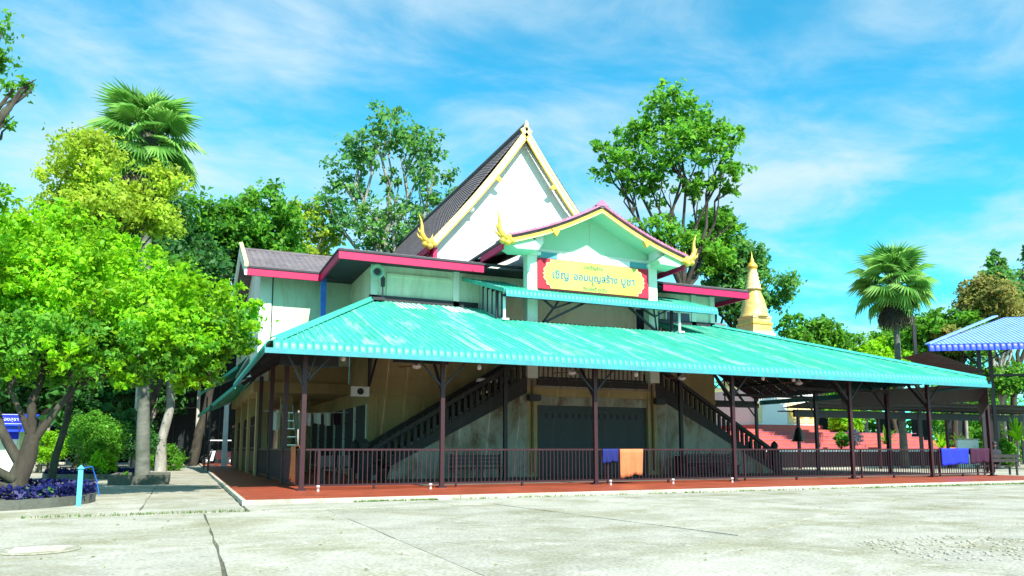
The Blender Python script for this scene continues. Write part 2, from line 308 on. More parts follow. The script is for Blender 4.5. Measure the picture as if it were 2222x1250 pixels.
def crown_points(blobs, n, clump=0.28, per=22, shell=0.62):
    Ps = []; Os = []
    vol = np.array([(b[1][0] * b[1][1] * b[1][2]) ** (2 / 3) for b in blobs]); vol = vol / vol.sum()
    for (c, r), f in zip(blobs, vol):
        k = max(3, int(n * f / per)); d = rng.normal(size=(k, 3)); d /= np.linalg.norm(d, axis=1)[:, None]
        rad = shell + (1 - shell) * rng.random(k) ** 0.7
        rad *= 1 + 0.13 * np.sin(d[:, 0] * 5 + c[0]) * np.cos(d[:, 2] * 4 + c[1]) + rng.normal(size=k) * 0.05
        cc = np.array(c) + d * np.array(r) * rad[:, None]
        rr = clump * min(r) * rng.uniform(0.6, 1.3, k)
        p = np.repeat(cc, per, 0) + rng.normal(size=(k * per, 3)) * np.repeat(rr, per)[:, None] * np.array([0.62, 0.62, 0.42])
        Ps.append(p); Os.append(np.repeat(d, per, 0))
    return np.concatenate(Ps), np.concatenate(Os)
def crown(name, blobs, n, size, m, parent, clump=0.28, per=22, shell=0.62, flat=0.5, asp=0.55):
    P, O = crown_points(blobs, n, clump, per, shell); V, Fq = leaves(P, O, size, flat, asp)
    return link(name, np_mesh(name, V, Fq), m, parent)
def wob(a, b, k=5, amp=0.1):
    a = Vector(a); b = Vector(b); ln = (b - a).length
    return [a.lerp(b, i / k) + (Vector((random.gauss(0, 1), random.gauss(0, 1), 0)) * amp * ln * 0.25 if 0 < i < k else Vector()) for i in range(k + 1)]
def tree(label, base, blobs, n, size, m, trunk_r=0.25, bark='bark', cat='tree', group=None, fork=0.45, clump=0.28, per=22, shell=0.62, extra=None, name='tree', flat=0.5, asp=0.55, limbs=True):
    t = thing(name, label, cat, base, 0, group)
    base = Vector(base); cs = [Vector(c) for c, r in blobs]; top = sum(cs, Vector()) / len(cs)
    fk = base.lerp(Vector((top.x, top.y, min(c.z for c in cs))), 0.85 if fork is None else fork)
    tb = MB(); pts = wob(base - Vector((0, 0, 0.1)), fk, 5, 0.05); tb.tube(pts, [trunk_r * (1.25 if i == 0 else 1 - 0.07 * i) for i in range(6)], 10)
    tb.build('trunk', bark, t)
    if limbs:
        lb = MB()
        for (c, r) in blobs:
            p = wob(fk - Vector((0, 0, 0.15)), Vector(c), 5, 0.16); lb.tube(p, [trunk_r * 0.6 * (1 - 0.15 * i) for i in range(6)], 7)
            for q in range(3):
                d = Vector((random.gauss(0, 1), random.gauss(0, 1), random.gauss(0.2, 0.7))).normalized()
                e = Vector(c) + Vector((d.x * r[0], d.y * r[1], d.z * r[2])) * 0.8
                lb.tube(wob(p[random.choice((3, 4))], e, 4, 0.2), [trunk_r * 0.26 * (1 - 0.2 * i) for i in range(5)], 5)
        lb.build('limbs', bark, t)
    crown('crown', blobs, n, size, m, t, clump, per, shell, flat, asp)
    if extra:
        for bl, n2, s2, m2 in extra: crown('crown', bl, n2, s2, m2, t, clump, per, shell)
    return t

# ================================================================== SETTING
g = MB().add([(-2500, -800, -0.05), (2500, -800, -0.05), (2500, 4000, -0.05), (-2500, 4000, -0.05)], [(0, 1, 2, 3)]).build('ground', 'earth'); tag(g, kind='structure')
pv = MB().box(-40, -12, -0.045, 60, 17.38, -0.03).box(-40, 17.38, -0.045, 1.24, 100, -0.03).box(1.24, 17.38, -0.045, 60, 70, -0.03).build('pavement', 'joint_dirt'); tag(pv, kind='structure')
def split(poly, p, d):
    p = Vector(p); n = Vector((-d[1], d[0])); res = ([], [])
    k = len(poly)
    for i in range(k):
        a = Vector(poly[i]); b = Vector(poly[(i + 1) % k]); da = (a - p).dot(n); db = (b - p).dot(n)
        if da >= 0: res[0].append(tuple(a))
        if da <= 0: res[1].append(tuple(a))
        if da * db < 0:
            q = tuple(a.lerp(b, da / (da - db))); res[0].append(q); res[1].append(q)
    return res
def slab(poly):
    if len(poly) < 3: return
    c = sum((Vector(q) for q in poly), Vector((0, 0))) / len(poly)
    def ins(q, e): v = Vector(q) - c; return c + v * max(0.5, 1 - e / max(v.length, 0.3))
    z = random.uniform(-0.006, 0.004); n = len(poly)
    # slightly wandering edges
    pts = []
    for i in range(n):
        a = Vector(poly[i]); b = Vector(poly[(i + 1) % n]); k = max(1, min(14, int((b - a).length / 0.7)))
        e = (b - a).normalized(); nn = Vector((-e.y, e.x))
        for j in range(k): pts.append(a.lerp(b, j / k) + (nn * random.gauss(0, 0.012) if j else Vector((0, 0))))
    n = len(pts); top = [(*ins(q, 0.015), z) for q in pts]; lo = [(*ins(q, 0.005), z - 0.025) for q in pts]
    MB().add(top + lo, [tuple(range(n))] + [(i, n + i, n + (i + 1) % n, (i + 1) % n) for i in range(n)]).build('slab', 'concrete', pv)
def bsp(poly, lines):
    ps = [poly]
    for p, d, *lim in lines:
        nx = []
        for q in ps:
            if lim and not lim[0](q): nx.append(q); continue
            a, b = split(q, p, d)
            if len(a) > 2: nx.append(a)
            if len(b) > 2: nx.append(b)
        ps = nx
    for q in ps: slab(q)
R0 = [(-38, -11), (58, -11), (58, 17.36), (1.26, 17.36), (1.26, 15.62), (-38, 15.62)]
ed = (15.53, 8.43)
front = [(-38, -11), (58, -11), (58, 15.6), (-38, 15.6)]
nw, se = split(front, (3.41, 6.54), ed)
bsp(nw, [((0.45, 0), (0, 1)), ((2.7, 0), (0, 1)), ((-6, 0), (0, 1)), ((-14, 0), (0, 1)), ((-24, 0), (0, 1)), ((-9, 9.4), (1, 0.06), lambda q: max(a for a, b in q) < 0.6), ((8.2, 0), (-0.12, 1)), ((13.5, 0), (-0.1, 1)), ((3.73, 8.58), (0.9, -1.5), lambda q: min(a for a, b in q) > 2.5)])
bsp(se, [((6.27, 5.36), (6.76, 3.04)), ((4.0, 1.0), (6.76, 3.2)), ((7.05, 5.74), (0.7, -2.6)), ((14.5, 6), (0.9, -2)), ((21.5, 8), (0.9, -2)), ((0.2, 3), (0.5, -2)), ((30, 10), (0.9, -2)), ((42, 10), (0.9, -2)), ((-9, 0), (0.3, -2))])
for i, x0 in enumerate((1.26, 5.4, 10.2, 15.3, 20.6, 26.0, 31.6, 38, 47)):
    x1 = (1.26, 5.4, 10.2, 15.3, 20.6, 26.0, 31.6, 38, 47, 58)[i + 1]; slab([(x0, 15.64), (x1, 15.64), (x1, 17.36), (x0, 17.36)])
bsp([(-38, 15.64), (1.22, 15.64), (1.22, 98), (-38, 98)], [((-0.7, 0), (0, 1), ), ((0, 20.5), (1, 0.02)), ((0, 27), (1, -0.03)), ((0, 38), (1, 0.02)), ((0, 52), (1, 0)), ((0, 70), (1, 0)), ((-8, 0), (0.03, 1)), ((-20, 0), (0, 1))])
bsp([(32.0, 17.4), (58, 17.4), (58, 44), (32.0, 44)], [((40, 0), (0, 1)), ((48, 0), (0, 1)), ((0, 24), (1, 0.02)), ((0, 32), (1, 0))])
# manhole patch & stony rough patch
rp = MB()
for i in range(260):
    a = random.random() * 6.283; r = random.random() ** 0.5; x = 9.0 + r * 1.5 * math.cos(a); y = 6.4 + r * 1.15 * math.sin(a); s = random.uniform(0.012, 0.035)
    rp.lathe([(s, 0.0), (s * 0.8, s * 0.35), (s * 0.2, s * 0.5)], (x, y, 0.0), 5)
tag(rp.build('gravel', 'concrete'), 'loose stone chips scattered on the pavement at lower right', 'gravel', kind='stuff')
mh = thing('manhole_cover', 'oval worn drain cover set in the pavement at lower left', 'manhole', (-1.5, 10.65, 0.004))
MB().lathe([(0.44, 0.0), (0.44, 0.012), (0.36, 0.014), (0.35, 0.006)], (-1.5, 10.65, 0.004), 24).build('rim', 'concrete', mh)
for i in range(5): B('grate_bar', 'kerb', mh, (-1.78, 10.44 + i * 0.1, 0.008, -1.22, 10.48 + i * 0.1, 0.026))

# red tiled platform
pf = MB().box(1.33, 17.46, -0.02, 31.6, 34, 0.1).box(1.33, 34, -0.02, 8, 62, 0.1).build('tiled_platform', 'red_floor_tile'); tag(pf, kind='structure')
for x0, x1 in ((1.25, 6.2), (6.2, 11.3), (11.3, 16.2), (16.2, 21.4), (21.4, 26.5), (26.5, 31.7)): B('kerb', 'kerb', pf, (x0 + .006, 17.36, -0.02, x1 - .006, 17.459, 0.096))
for y0, y1 in ((17.37, 22), (22, 27), (27, 32), (32, 37), (37, 45), (45, 54), (54, 62)): B('kerb', 'kerb', pf, (1.24, y0 + .006, -0.02, 1.329, y1 - .006, 0.094))
B('inner_floor', 'concrete_dark', pf, (6.62, 22.2, 0.1, 31.4, 33.9, 0.106))  # floor coloured dark to cut bounce light under the canopy

# ================================================================== TEMPLE HALL
def ribbed(o, U, V, us, v0, v1, amp=0.03, rows=1, step=0.0, nrm=None):
    """ribbed sheet: us = list of (u, h) profile samples; v0/v1 functions of u"""
    o = Vector(o); U = Vector(U).normalized(); V = Vector(V).normalized(); n = Vector(nrm) if nrm else U.cross(V)
    vs = []; fs = []
    for u, h in us:
        a, b = v0(u), max(v1(u), v0(u) + 0.001)
        for r in range(rows + 1):
            v = a + (b - a) * r / rows
            vs.append(o + U * u + V * v + n * (h * amp + (step if 0 < r < rows else 0)))
            if step and 0 < r < rows: vs.append(o + U * u + V * v + n * (h * amp))
    per = len(vs) // len(us)
    for i in range(len(us) - 1):
        for r in range(per - 1): fs.append((i * per + r, (i + 1) * per + r, (i + 1) * per + r + 1, i * per + r + 1))
    if U.cross(V).dot(n) < 0: fs = [f[::-1] for f in fs]
    return vs, fs
def wave(u0, u1, pitch):
    k = max(1, round((u1 - u0) / pitch)); p = (u1 - u0) / k; r = []
    for i in range(k): r += [(u0 + p * (i + a), h) for a, h in ((0, 0), (0.25, 0.8), (0.5, 1), (0.75, 0.8))]
    return r + [(u1, 0)]
def trap(u0, u1, pitch):
    k = max(1, round((u1 - u0) / pitch)); p = (u1 - u0) / k; r = []
    for i in range(k): r += [(u0 + p * (i + a), h) for a, h in ((0, 0), (0.55, 0), (0.66, 1), (0.84, 1), (0.95, 0))]
    return r + [(u1, 0)]
hall = thing('temple_hall', 'large white and mint temple hall with steep dark tiled gable roof', 'temple', (15, 29.2, 0.1))
W0, W1 = 6.6, 23.3
# -- ground floor walls
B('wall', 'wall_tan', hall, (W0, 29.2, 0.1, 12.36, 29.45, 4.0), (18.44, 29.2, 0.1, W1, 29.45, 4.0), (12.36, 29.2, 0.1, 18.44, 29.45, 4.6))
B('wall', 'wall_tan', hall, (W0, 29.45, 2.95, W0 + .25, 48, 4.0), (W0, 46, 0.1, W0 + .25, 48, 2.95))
B('wall', 'wall_tan', hall, (W1 - .25, 29.45, 0.1, W1, 40, 4.0))
for z0 in (3.35, 3.95): B('string_course', 'wall_tan', hall, (W0 - .03, 29.14, z0, 12.3, 29.197, z0 + 0.07))
B('string_course', 'wall_tan', hall, (18.5, 29.14, 3.35, W1, 29.197, 3.42))
for x0, x1 in ((6.85, 8.6), (8.75, 10.4), (10.55, 12.2)):
    B('panel_frame', 'wall_tan', hall, (x0, 29.15, 0.6, x0 + .08, 29.197, 3.3), (x1 - .08, 29.15, 0.6, x1, 29.197, 3.3), (x0 + .08, 29.15, 3.22, x1 - .08, 29.197, 3.3))
# folding shutters on the left side of the ground floor, each bay with slats
for i in range(7):
    y0 = 29.6 + i * 2.3
    sh = B('side_shutter', 'shutter_grey', hall, (W0 + 0.06, y0 + .06, 0.35, W0 + .16, y0 + 2.24, 2.95))
    for j in range(3): B('shutter_rib', 'shutter_grey', sh, (W0 + 0.03, y0 + .06, 0.9 + j * .7, W0 + .0599, y0 + 2.24, 0.94 + j * .7))
    B('mullion', 'column_white', hall, (W0 - .02, y0 - .06, 0.3, W0 + .2, y0 + .06, 2.95))
B('sill', 'wall_tan', hall, (W0, 29.5, 0.1, W0 + .25, 46, 0.3))
# -- first floor front block
B('wall', 'wall_mint', hall, (W0, 29.2, 6.7, 12.36, 29.45, 8.5), (18.44, 29.2, 6.7, W1, 29.45, 8.5), (12.36, 29.2, 6.7, 18.44, 29.45, 8.5))
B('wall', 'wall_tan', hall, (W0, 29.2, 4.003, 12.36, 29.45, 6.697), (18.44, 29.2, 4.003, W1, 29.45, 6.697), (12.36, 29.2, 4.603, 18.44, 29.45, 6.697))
B('wall', 'wall_mint', hall, (W0, 29.453, 6.7, W0 + .25, 33.2, 8.5)); B('wall', 'wall_tan', hall, (W0, 29.453, 4.003, W0 + .25, 33.2, 6.697))
B('wall', 'wall_mint', hall, (W1 - .25, 29.453, 4.003, W1, 45, 8.5))
for x in (W0 - .04, 10.0, W1 - 1.3, W1 - .2):
    B('pilaster', 'column_white', hall, (x, 29.08, 6.2, x + .26, 29.197, 8.5))
B('wall_frame', 'wall_mint', hall, (7.2, 29.13, 8.1, 9.9, 29.197, 8.2), (7.2, 29.13, 7.1, 7.28, 29.197, 8.1))
for x0 in (18.9, 20.6):
    wn = B('window', 'window_dark', hall, (x0, 29.15, 5.6, x0 + 1.3, 29.197, 7.6)); B('window_frame', 'column_white', wn, (x0 - .07, 29.12, 5.53, x0, 29.196, 7.67), (x0 + 1.3, 29.12, 5.53, x0 + 1.37, 29.196, 7.67), (x0, 29.12, 7.6, x0 + 1.3, 29.196, 7.67), (x0 + .62, 29.11, 5.6, x0 + .68, 29.149, 7.6))
# -- left wing
B('wing_wall', 'wall_mint', hall, (2.75, 33.2, 4.8, W0 - .003, 33.45, 8.55)); B('wing_wall', 'wall_tan', hall, (2.75, 33.2, 4.003, W0 - .003, 33.45, 4.797))
lw = MB().prism([(2.75, 33.453, 4.0), (2.75, 48, 4.0), (2.75, 48, 8.6), (2.75, 37.5, 9.9), (2.75, 36.2, 10.2), (2.75, 33.453, 8.95)], (0.25, 0, 0)).build('wing_wall', 'wall_white', hall)
B('wing_pilaster', 'column_white', hall, (2.72, 33.12, 4.0, 3.2, 33.197, 8.5)); B('wing_groove', 'soffit_dark', hall, (3.22, 33.17, 4.6, 3.26, 33.197, 8.5))
B('wing_window', 'window_dark', hall, (4.0, 33.16, 5.75, 5.6, 33.197, 6.25))
B('wing_floor', 'wall_tan', hall, (2.6, 33.0, 3.55, W0 - .01, 48, 4.0))
B('blue_post', 'blue_paint', hall, (5.12, 32.15, 4.6, 5.33, 32.36, 8.45))
for y in (33.2, 37.6, 42, 46.4):
    B('ground_column', 'wall_tan', hall, (2.78, y, 0.1, 3.25, y + .45, 3.55))
    if y > 35: B('ground_column', 'wall_tan', hall, (5.2, y, 0.1, 5.65, y + .45, 3.55))
B('ground_column', 'wall_tan', hall, (4.0, 35.3, 0.1, 4.5, 35.75, 3.55))
# -- right annex
B('annex_wall', 'wall_mint', hall, (W1 + .003, 33.2, 3.6, 25.6, 33.45, 7.5)); B('annex_pilaster', 'column_white', hall, (25.2, 33.1, 3.6, 25.6, 33.197, 7.5))
B('annex_fascia', 'crimson', hall, (W1 + .01, 32.0, 7.4, 26.3, 32.08, 7.68)); 
MB().prism([(W1 + .02, 31.95, 7.70), (26.4, 31.95, 7.70), (26.4, 34.5, 8.5), (W1 + .02, 34.5, 8.5)], (0, 0, 0.09)).build('annex_roof', 'roof_tile', hall)
# -- front block roof (low hip) with ribbed tiles
EZ = 8.60; E0, E1 = 5.05, 24.5; EY = 27.95; SL = 0.255
cosv = 1 / math.sqrt(1 + SL * SL)
def yhip(u): return max(0.02, min(5.8, u - E0 if u < 12 else E1 - u)) / cosv
vs, fs = ribbed((0, EY, EZ + 0.05), (1, 0, 0), (0, 1, SL), wave(E0, E1, 0.3), lambda u: 0, yhip, 0.045, 12, 0.03, nrm=(0, 0, 1))
MB().add(vs, fs).build('front_roof', 'roof_tile', hall)
# left plane of front block roof
vs, fs = ribbed((E0, 0, EZ + 0.05), (0, 1, 0), (1, 0, SL), wave(EY, 38, 0.3), lambda u: 0, lambda u: min(5.7, max(0.02, u - EY)) / cosv, 0.045, 12, 0.03, nrm=(0, 0, 1))
MB().add(vs, fs).build('side_roof', 'roof_tile', hall)
vs, fs = ribbed((E1, 0, EZ + 0.05), (0, 1, 0), (-1, 0, SL), wave(EY, 38, 0.3), lambda u: 0, lambda u: min(5.7, max(0.02, u - EY)) / cosv, 0.045, 12, 0.03, nrm=(0, 0, 1))
MB().add(vs, fs).build('side_roof', 'roof_tile', hall)
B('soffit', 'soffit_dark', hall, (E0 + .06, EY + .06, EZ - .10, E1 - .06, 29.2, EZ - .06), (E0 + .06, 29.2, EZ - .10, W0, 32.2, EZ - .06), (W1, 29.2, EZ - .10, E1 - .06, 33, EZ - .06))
B('fascia', 'crimson', hall, (E0, EY - .03, EZ - .30, 10.9, EY + .05, EZ + .0))
B('fascia', 'crimson', hall, (19.6, EY - .03, EZ - .30, E1, EY + .05, EZ + .0))
B('fascia', 'crimson', hall, (E0, EY + .053, EZ - .30, E0 + .08, 32.2, EZ + .0)); B('fascia', 'crimson', hall, (E1 - .08, EY + .053, EZ - .30, E1, 33, EZ + .0))
B('drip_edge', 'soffit_dark', hall, (E0 - .04, EY - .06, EZ + .003, E1 + .04, EY + .06, EZ + .075)); B('drip_edge', 'soffit_dark', hall, (E0 - .04, EY + .063, EZ + .003, E0 + .06, 32.2, EZ + .075))
# -- left wing roof
WS = 0.42; wl = 4.0 * math.sqrt(1 + WS * WS)
vs, fs = ribbed((0, 32.2, EZ + 0.05), (1, 0, 0), (0, 1, WS), wave(2.12, 7.4, 0.26), lambda u: 0, lambda u: wl, 0.05, 14, 0.035, nrm=(0, -0.3, 0.95))
MB().add(vs, fs).build('wing_roof', 'roof_tile', hall)
vs, fs = ribbed((0, 44.2, EZ - .6), (1, 0, 0), (0, -1, .285), wave(2.12, 7.4, 0.26), lambda u: 0, lambda u: 8.31, 0.05, 14, 0.035, nrm=(0, 0.3, 0.95)); MB().add(vs, fs).build('wing_roof', 'roof_tile', hall)
MB().tube([(2.05, 36.22, EZ + .08 + 4 * WS), (11, 36.22, EZ + .08 + 4 * WS)], 0.11, 8).build('wing_ridge', 'roof_tile', hall)
B('wing_fascia', 'crimson', hall, (2.1, 32.17, EZ - .30, E0 + .1, 32.25, EZ + .0)); B('drip_edge', 'soffit_dark', hall, (2.06, 32.14, EZ + .003, E0 - .05, 32.26, EZ + .075))
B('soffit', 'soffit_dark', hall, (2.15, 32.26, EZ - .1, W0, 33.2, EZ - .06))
MB().prism([(2.0, 32.1, EZ - .32), (2.0, 32.1, EZ + .12), (2.0, 36.2, EZ + .25 + 4 * WS), (2.0, 44.4, EZ - .5), (2.0, 44.4, EZ - .9), (2.0, 36.2, EZ - .2 + 4 * WS)], (0.1, 0, 0)).build('wing_bargeboard', 'wall_white', hall)
MB().prism([(1.97, 32.0, EZ + .02), (1.97, 32.0, EZ + .2), (1.97, 36.2, EZ + .42 + 4 * WS), (1.97, 36.2, EZ + .26 + 4 * WS)], (0.16, 0, 0)).build('wing_bargeboard', 'cream_gold', hall)
# -- steep main roof
GX, GY, GZ = 15.32, 33.7, 17.45; GE, GEZ = 5.0, 10.85
sl = math.hypot(GE, GZ - GEZ)
for sx in (-1, 1):
    V = Vector((sx * GE, 0, GEZ - GZ)).normalized(); nn = Vector((sx * (GZ - GEZ), 0, GE)).normalized()
    vs, fs = ribbed((GX, 0, GZ), (0, 1, 0), V, wave(GY - 0.25, 62, 0.24), lambda u: 0, lambda u: sl, 0.045, 34, 0.03, nrm=nn)
    MB().add(vs, fs).build('main_roof', 'roof_tile', hall)
    # bargeboards: pale board with a gold edge, slightly sagging in the middle
    pts = []; K = 10
    for i in range(K + 1):
        t = i / K; sag = 0.30 * math.sin(math.pi * t)
        pts.append(Vector((GX + sx * (GE + .1) * t, 0, GZ + .12 + (GEZ - GZ) * t)) - Vector((sx * (GZ - GEZ), 0, GE)).normalized() * sag * 0.5)
    dn = Vector((-sx * (GZ - GEZ), 0, -GE)).normalized()
    for nm, m_, o0, o1, y0, y1 in (('bargeboard', 'wall_white', 0.20, 0.36, -.32, -.24), ('barge_edge', 'gold', 0.36, 0.43, -.335, -.23), ('barge_tiles', 'cream_gold', 0.06, 0.199, -.36, -.22)):
        b = MB()
        for i in range(K):
            a, c = pts[i], pts[i + 1]
            b.prism([a + dn * o0 + Vector((0, GY + y0, 0)), c + dn * o0 + Vector((0, GY + y0, 0)), c + dn * o1 + Vector((0, GY + y0, 0)), a + dn * o1 + Vector((0, GY + y0, 0))], (0, y1 - y0, 0))
        b.build(nm, m_, hall)
    p = pts[4] + dn * 0.42
    MB().prism([(p.x, GY - .34, p.z + .15), (p.x - sx * .30, GY - .34, p.z - .12), (p.x - sx * .10, GY - .34, p.z - .22), (p.x + sx * .12, GY - .34, p.z - .12)], (0, .1, 0)).build('barge_hook', 'gold', hall)
MB().tube([(GX, GY - .3, GZ + .12), (GX, 62, GZ + .12)], 0.16, 8).build('main_ridge', 'roof_tile', hall)
MB().prism([(GX - 4.7, GY + .22, 9.6), (GX + 4.7, GY + .22, 9.6), (GX + 4.7, GY + .22, 11.0), (GX, GY + .22, GZ - .3), (GX - 4.7, GY + .22, 11.0)], (0, 0.3, 0)).build('gable_wall', 'wall_white', hall)
B('gable_seam', 'wall_mint', hall, (GX - .9, GY + .205, 10.0, GX - .88, GY + .217, 15.8))
for sx in (-1, 1):   # purlin ends below the rake
    B('purlin_end', 'wall_white', hall, (GX + sx * 2.9 - .12, GY - .2, 12.75, GX + sx * 2.9 + .12, GY + .6, 12.95))
    B('purlin_end', 'crimson', hall, (GX + sx * 4.7 - .1, GY - .1, 10.2, GX + sx * 4.7 + .1, GY + .6, 10.75))
MB().prism([(GX + 2.6, GY + .2, 13.6), (GX + 3.0, GY + .2, 13.2), (GX + 4.2, GY + .2, 11.5), (GX + 3.6, GY + .2, 11.6), (GX + 2.3, GY + .2, 13.3)], (0, .25, 0)).build('rake_brace', 'wall_white', hall)
B('side_eave', 'crimson', hall, (GX - GE - .05, GY + .05, GEZ - .35, GX - GE + .08, 50, GEZ - .02)); 
B('upper_side_wall', 'wall_white', hall, (GX - 4.4, GY + .9, 9.0, GX - 4.2, 60, 11.3), (GX + 4.2, GY + .9, 9.0, GX + 4.4, 60, 11.3))
# gold flame finials
def finial(name, c, sx, s, parent):
    c = Vector(c); b = MB()
    P_ = lambda x, z: c + Vector((sx * x * s, 0, z * s))
    b.tube([P_(-.45, -.05), P_(0, 0.0), P_(.28, .18), P_(.42, .52), P_(.40, .9), P_(.46, 1.25), P_(.60, 1.6)], [.10 * s, .17 * s, .19 * s, .15 * s, .10 * s, .055 * s, .008 * s], 8)
    for x, z, r in ((-.35, -.12, .17), (-.08, -.22, .21), (.22, -.15, .19), (.36, .12, .14), (-.15, .1, .16)):
        b.lathe([(r * .25 * s, -r * s), (r * .8 * s, -r * .55 * s), (r * s, 0), (r * .75 * s, r * .6 * s), (r * .2 * s, r * s)], P_(x, z), 9)
    for x, z, dx in ((.62, .25, .28), (.58, .55, .22), (-.2, .28, -.1)):
        b.tube([P_(x - dx * .9, z - .12), P_(x - .02, z), P_(x + dx * .3, z + .24)], [.08 * s, .065 * s, .006 * s], 6)
    return b.build(name, 'gold', parent)
finial('finial', (GX - GE - .1, GY - .3, GEZ + .05), -1, 0.82, hall); finial('finial', (GX + GE + .1, GY - .3, GEZ + .05), 1, 0.82, hall)
MB().tube([(GX, GY - .3, GZ + .0), (GX, GY - .34, GZ + .25), (GX, GY - .3, GZ + .42)], [.14, .09, .01], 8).build('apex_finial', 'cream_gold', hall)

# -- porch
PX, PY = 15.3, 26.0; PA, PE, PEZ = 10.98, 4.25, 9.22
for x in (12.35, 18.08):
    cl_ = B('porch_column', 'column_white', hall, (x, 26.85, 3.98, x + .45, 27.25, 9.3))
    B('capital', 'column_white', cl_, (x - .09, 26.72, 8.95, x + .54, 27.3, 9.08))
    sx = -1 if x < 15 else 1
    MB().prism([(x + .05, 26.2, 9.3), (x + .05, 26.2, 9.62), (x + .05, 26.86, 9.62), (x + .05, 26.86, 9.12), (x + .05, 26.5, 9.15)], (.35, 0, 0)).build('bracket', 'white_paint', hall)
B('lintel', 'column_white', hall, (12.8, 26.95, 9.0, 18.08, 27.2, 9.28))
MB().prism([(PX - 3.5, 27.0, 9.285), (PX + 3.5, 27.0, 9.285), (PX + 3.5, 27.0, 9.45), (PX, 27.0, 10.85), (PX - 3.5, 27.0, 9.45)], (0, .15, 0)).build('pediment', 'pediment_mint', hall)
B('pediment_seam', 'wall_mint', hall, (PX - .01, 26.985, 9.3, PX + .01, 26.998, 10.6))
for sx in (-1, 1):
    pts = []; K = 12
    for i in range(K + 1):
        t = i / K; pts.append(Vector((PX + sx * PE * t, 0, PA + (PEZ - PA) * t - 0.16 * math.sin(math.pi * t))))
    sof = MB(); rf = MB(); bb = MB(); be = MB(); pk = MB()
    for i in range(K):
        a, c = pts[i], pts[i + 1]
        q = lambda p, y, dz: Vector((p.x, y, p.z + dz))
        sof.prism([q(a, PY + .05, -.06), q(c, PY + .05, -.06), q(c, 29.0, -.06), q(a, 29.0, -.06)], (0, 0, -.05))
        rf.prism([q(a, PY - .02, 0.0), q(c, PY - .02, 0.0), q(c, 33.6, 0.0), q(a, 33.6, 0.0)], (0, 0, .10))
        bb.prism([q(a, PY - .07, -.02), q(c, PY - .07, -.02), q(c, PY - .07, -.15), q(a, PY - .07, -.15)], (0, .1, 0))
        be.prism([q(a, PY - .1, -.151), q(c, PY - .1, -.151), q(c, PY - .1, -.20), q(a, PY - .1, -.20)], (0, .12, 0))
        for j in range(2):
            e = a.lerp(c, j / 2); f_ = a.lerp(c, (j + 1) / 2)
            pk.prism([q(e, PY - .12, .101), q(f_, PY - .12, .101), q(f_, PY - .12, .16), q(e, PY - .12, .22)], (0, 1.2, 0))
    sof.build('porch_soffit', 'pediment_mint', hall); rf.build('porch_roof', 'roof_tile', hall); bb.build('porch_bargeboard', 'gold', hall); be.build('porch_barge_edge', 'cream_gold', hall); pk.build('porch_tile_row', 'pink_tile', hall)
    p = pts[6]; MB().prism([(p.x + sx * .2, PY - .12, p.z - .1), (p.x - sx * .16, PY - .12, p.z - .16), (p.x - sx * .02, PY - .12, p.z - .40), (p.x + sx * .1, PY - .12, p.z - .28)], (0, .14, 0)).build('barge_hook', 'gold', hall)
    ex = PX + sx * PE
    B('porch_fascia', 'crimson', hall, (ex - .04, PY + .3, PEZ - .34, ex + .04, 28.6, PEZ - .08))
    MB().prism([(ex - sx * .05, PY + .02, PEZ - .10), (ex - sx * 1.1, PY + .02, PEZ + .2), (ex - sx * 1.5, PY + .02, PEZ - .1), (ex - sx * 1.4, PY + .02, PEZ - .28), (ex - sx * .5, PY + .02, PEZ - .32)], (0, 1.0, 0)).build('eave_bracket', 'pediment_mint', hall)
    finial('finial', (ex + sx * .0, PY - .05, PEZ + .02), sx, 0.72, hall)
MB().tube([(PX, PY - .1, PA + .1), (PX, 33.6, PA + .1)], 0.13, 8).build('porch_ridge', 'roof_tile', hall)
MB().prism([(PX - .3, PY - .13, PA + .08), (PX + .3, PY - .13, PA + .08), (PX, PY - .13, PA + .34)], (0, .3, 0)).build('ridge_cap', 'pink_tile', hall)

# -- double stair with landing
LX0, LX1 = 12.38, 18.42; SY0, SY1 = 27.0, 28.9
B('landing', 'plaster_stained', hall, (LX0, SY0, 3.62, LX1, 29.19, 3.98)); B('landing_edge', 'dark_wood', hall, (LX0 + .42, SY0 - .08, 3.70, LX1 - .42, SY0 - .003, 3.95))
B('landing_beam', 'wall_tan', hall, (12.84, SY0 + .02, 3.28, 18.0, SY0 + .3, 3.617)); B('shutter_box', 'plaster_stained', hall, (12.84, SY0 + .06, 2.92, 18.0, SY0 + .35, 3.277))
for x in (LX0, 18.0):
    B('pier', 'wall_tan', hall, (x, SY0 - .02, 0.1, x + .44, SY0 + .42, 3.617))
    MB().tube([(x + .2, SY0 - .09, 0.3), (x + .2, SY0 - .09, 3.9)], 0.045, 8).build('drain_pipe', 'pipe_brown', hall)
rsh = B('roller_shutter', 'shutter_grey', hall, (12.84, SY0 + .16, 0.106, 18.0, SY0 + .2, 2.92))
slat = MB().box(12.84, 0, 0, 18.0, .03, .085).mesh('slat')
for j in range(28): link('slat', slat, 'shutter_grey', rsh, T((0, SY0 + .13, 0.12 + j * .1)))
vent = MB().box(0, 0, 0, .09, .01, .2).mesh('vent_slot')
for j in range(15): link('vent_slot', vent, 'black', rsh, T((13.25 + j * .30, SY0 + .118, 2.42)))
bal = MB().lathe([(.035, 0), (.05, .04), (.03, .1), (.055, .22), (.06, .34), (.03, .5), (.05, .56), (.035, .62)], (0, 0, 0), 8).mesh('baluster')
balbox = MB().box(-.065, -.05, 0, .065, .05, .66).mesh('baluster')
balbox2 = MB().box(-.06, -.05, 0, .06, .05, .66).mesh('baluster')
lb_ = B('landing_balustrade', 'dark_wood', hall, (LX0 + .44, SY0 + .02, 4.72, LX1 - .44, SY0 + .2, 4.84), (LX0 + .44, SY0 + .04, 3.98, LX1 - .44, SY0 + .18, 4.06))
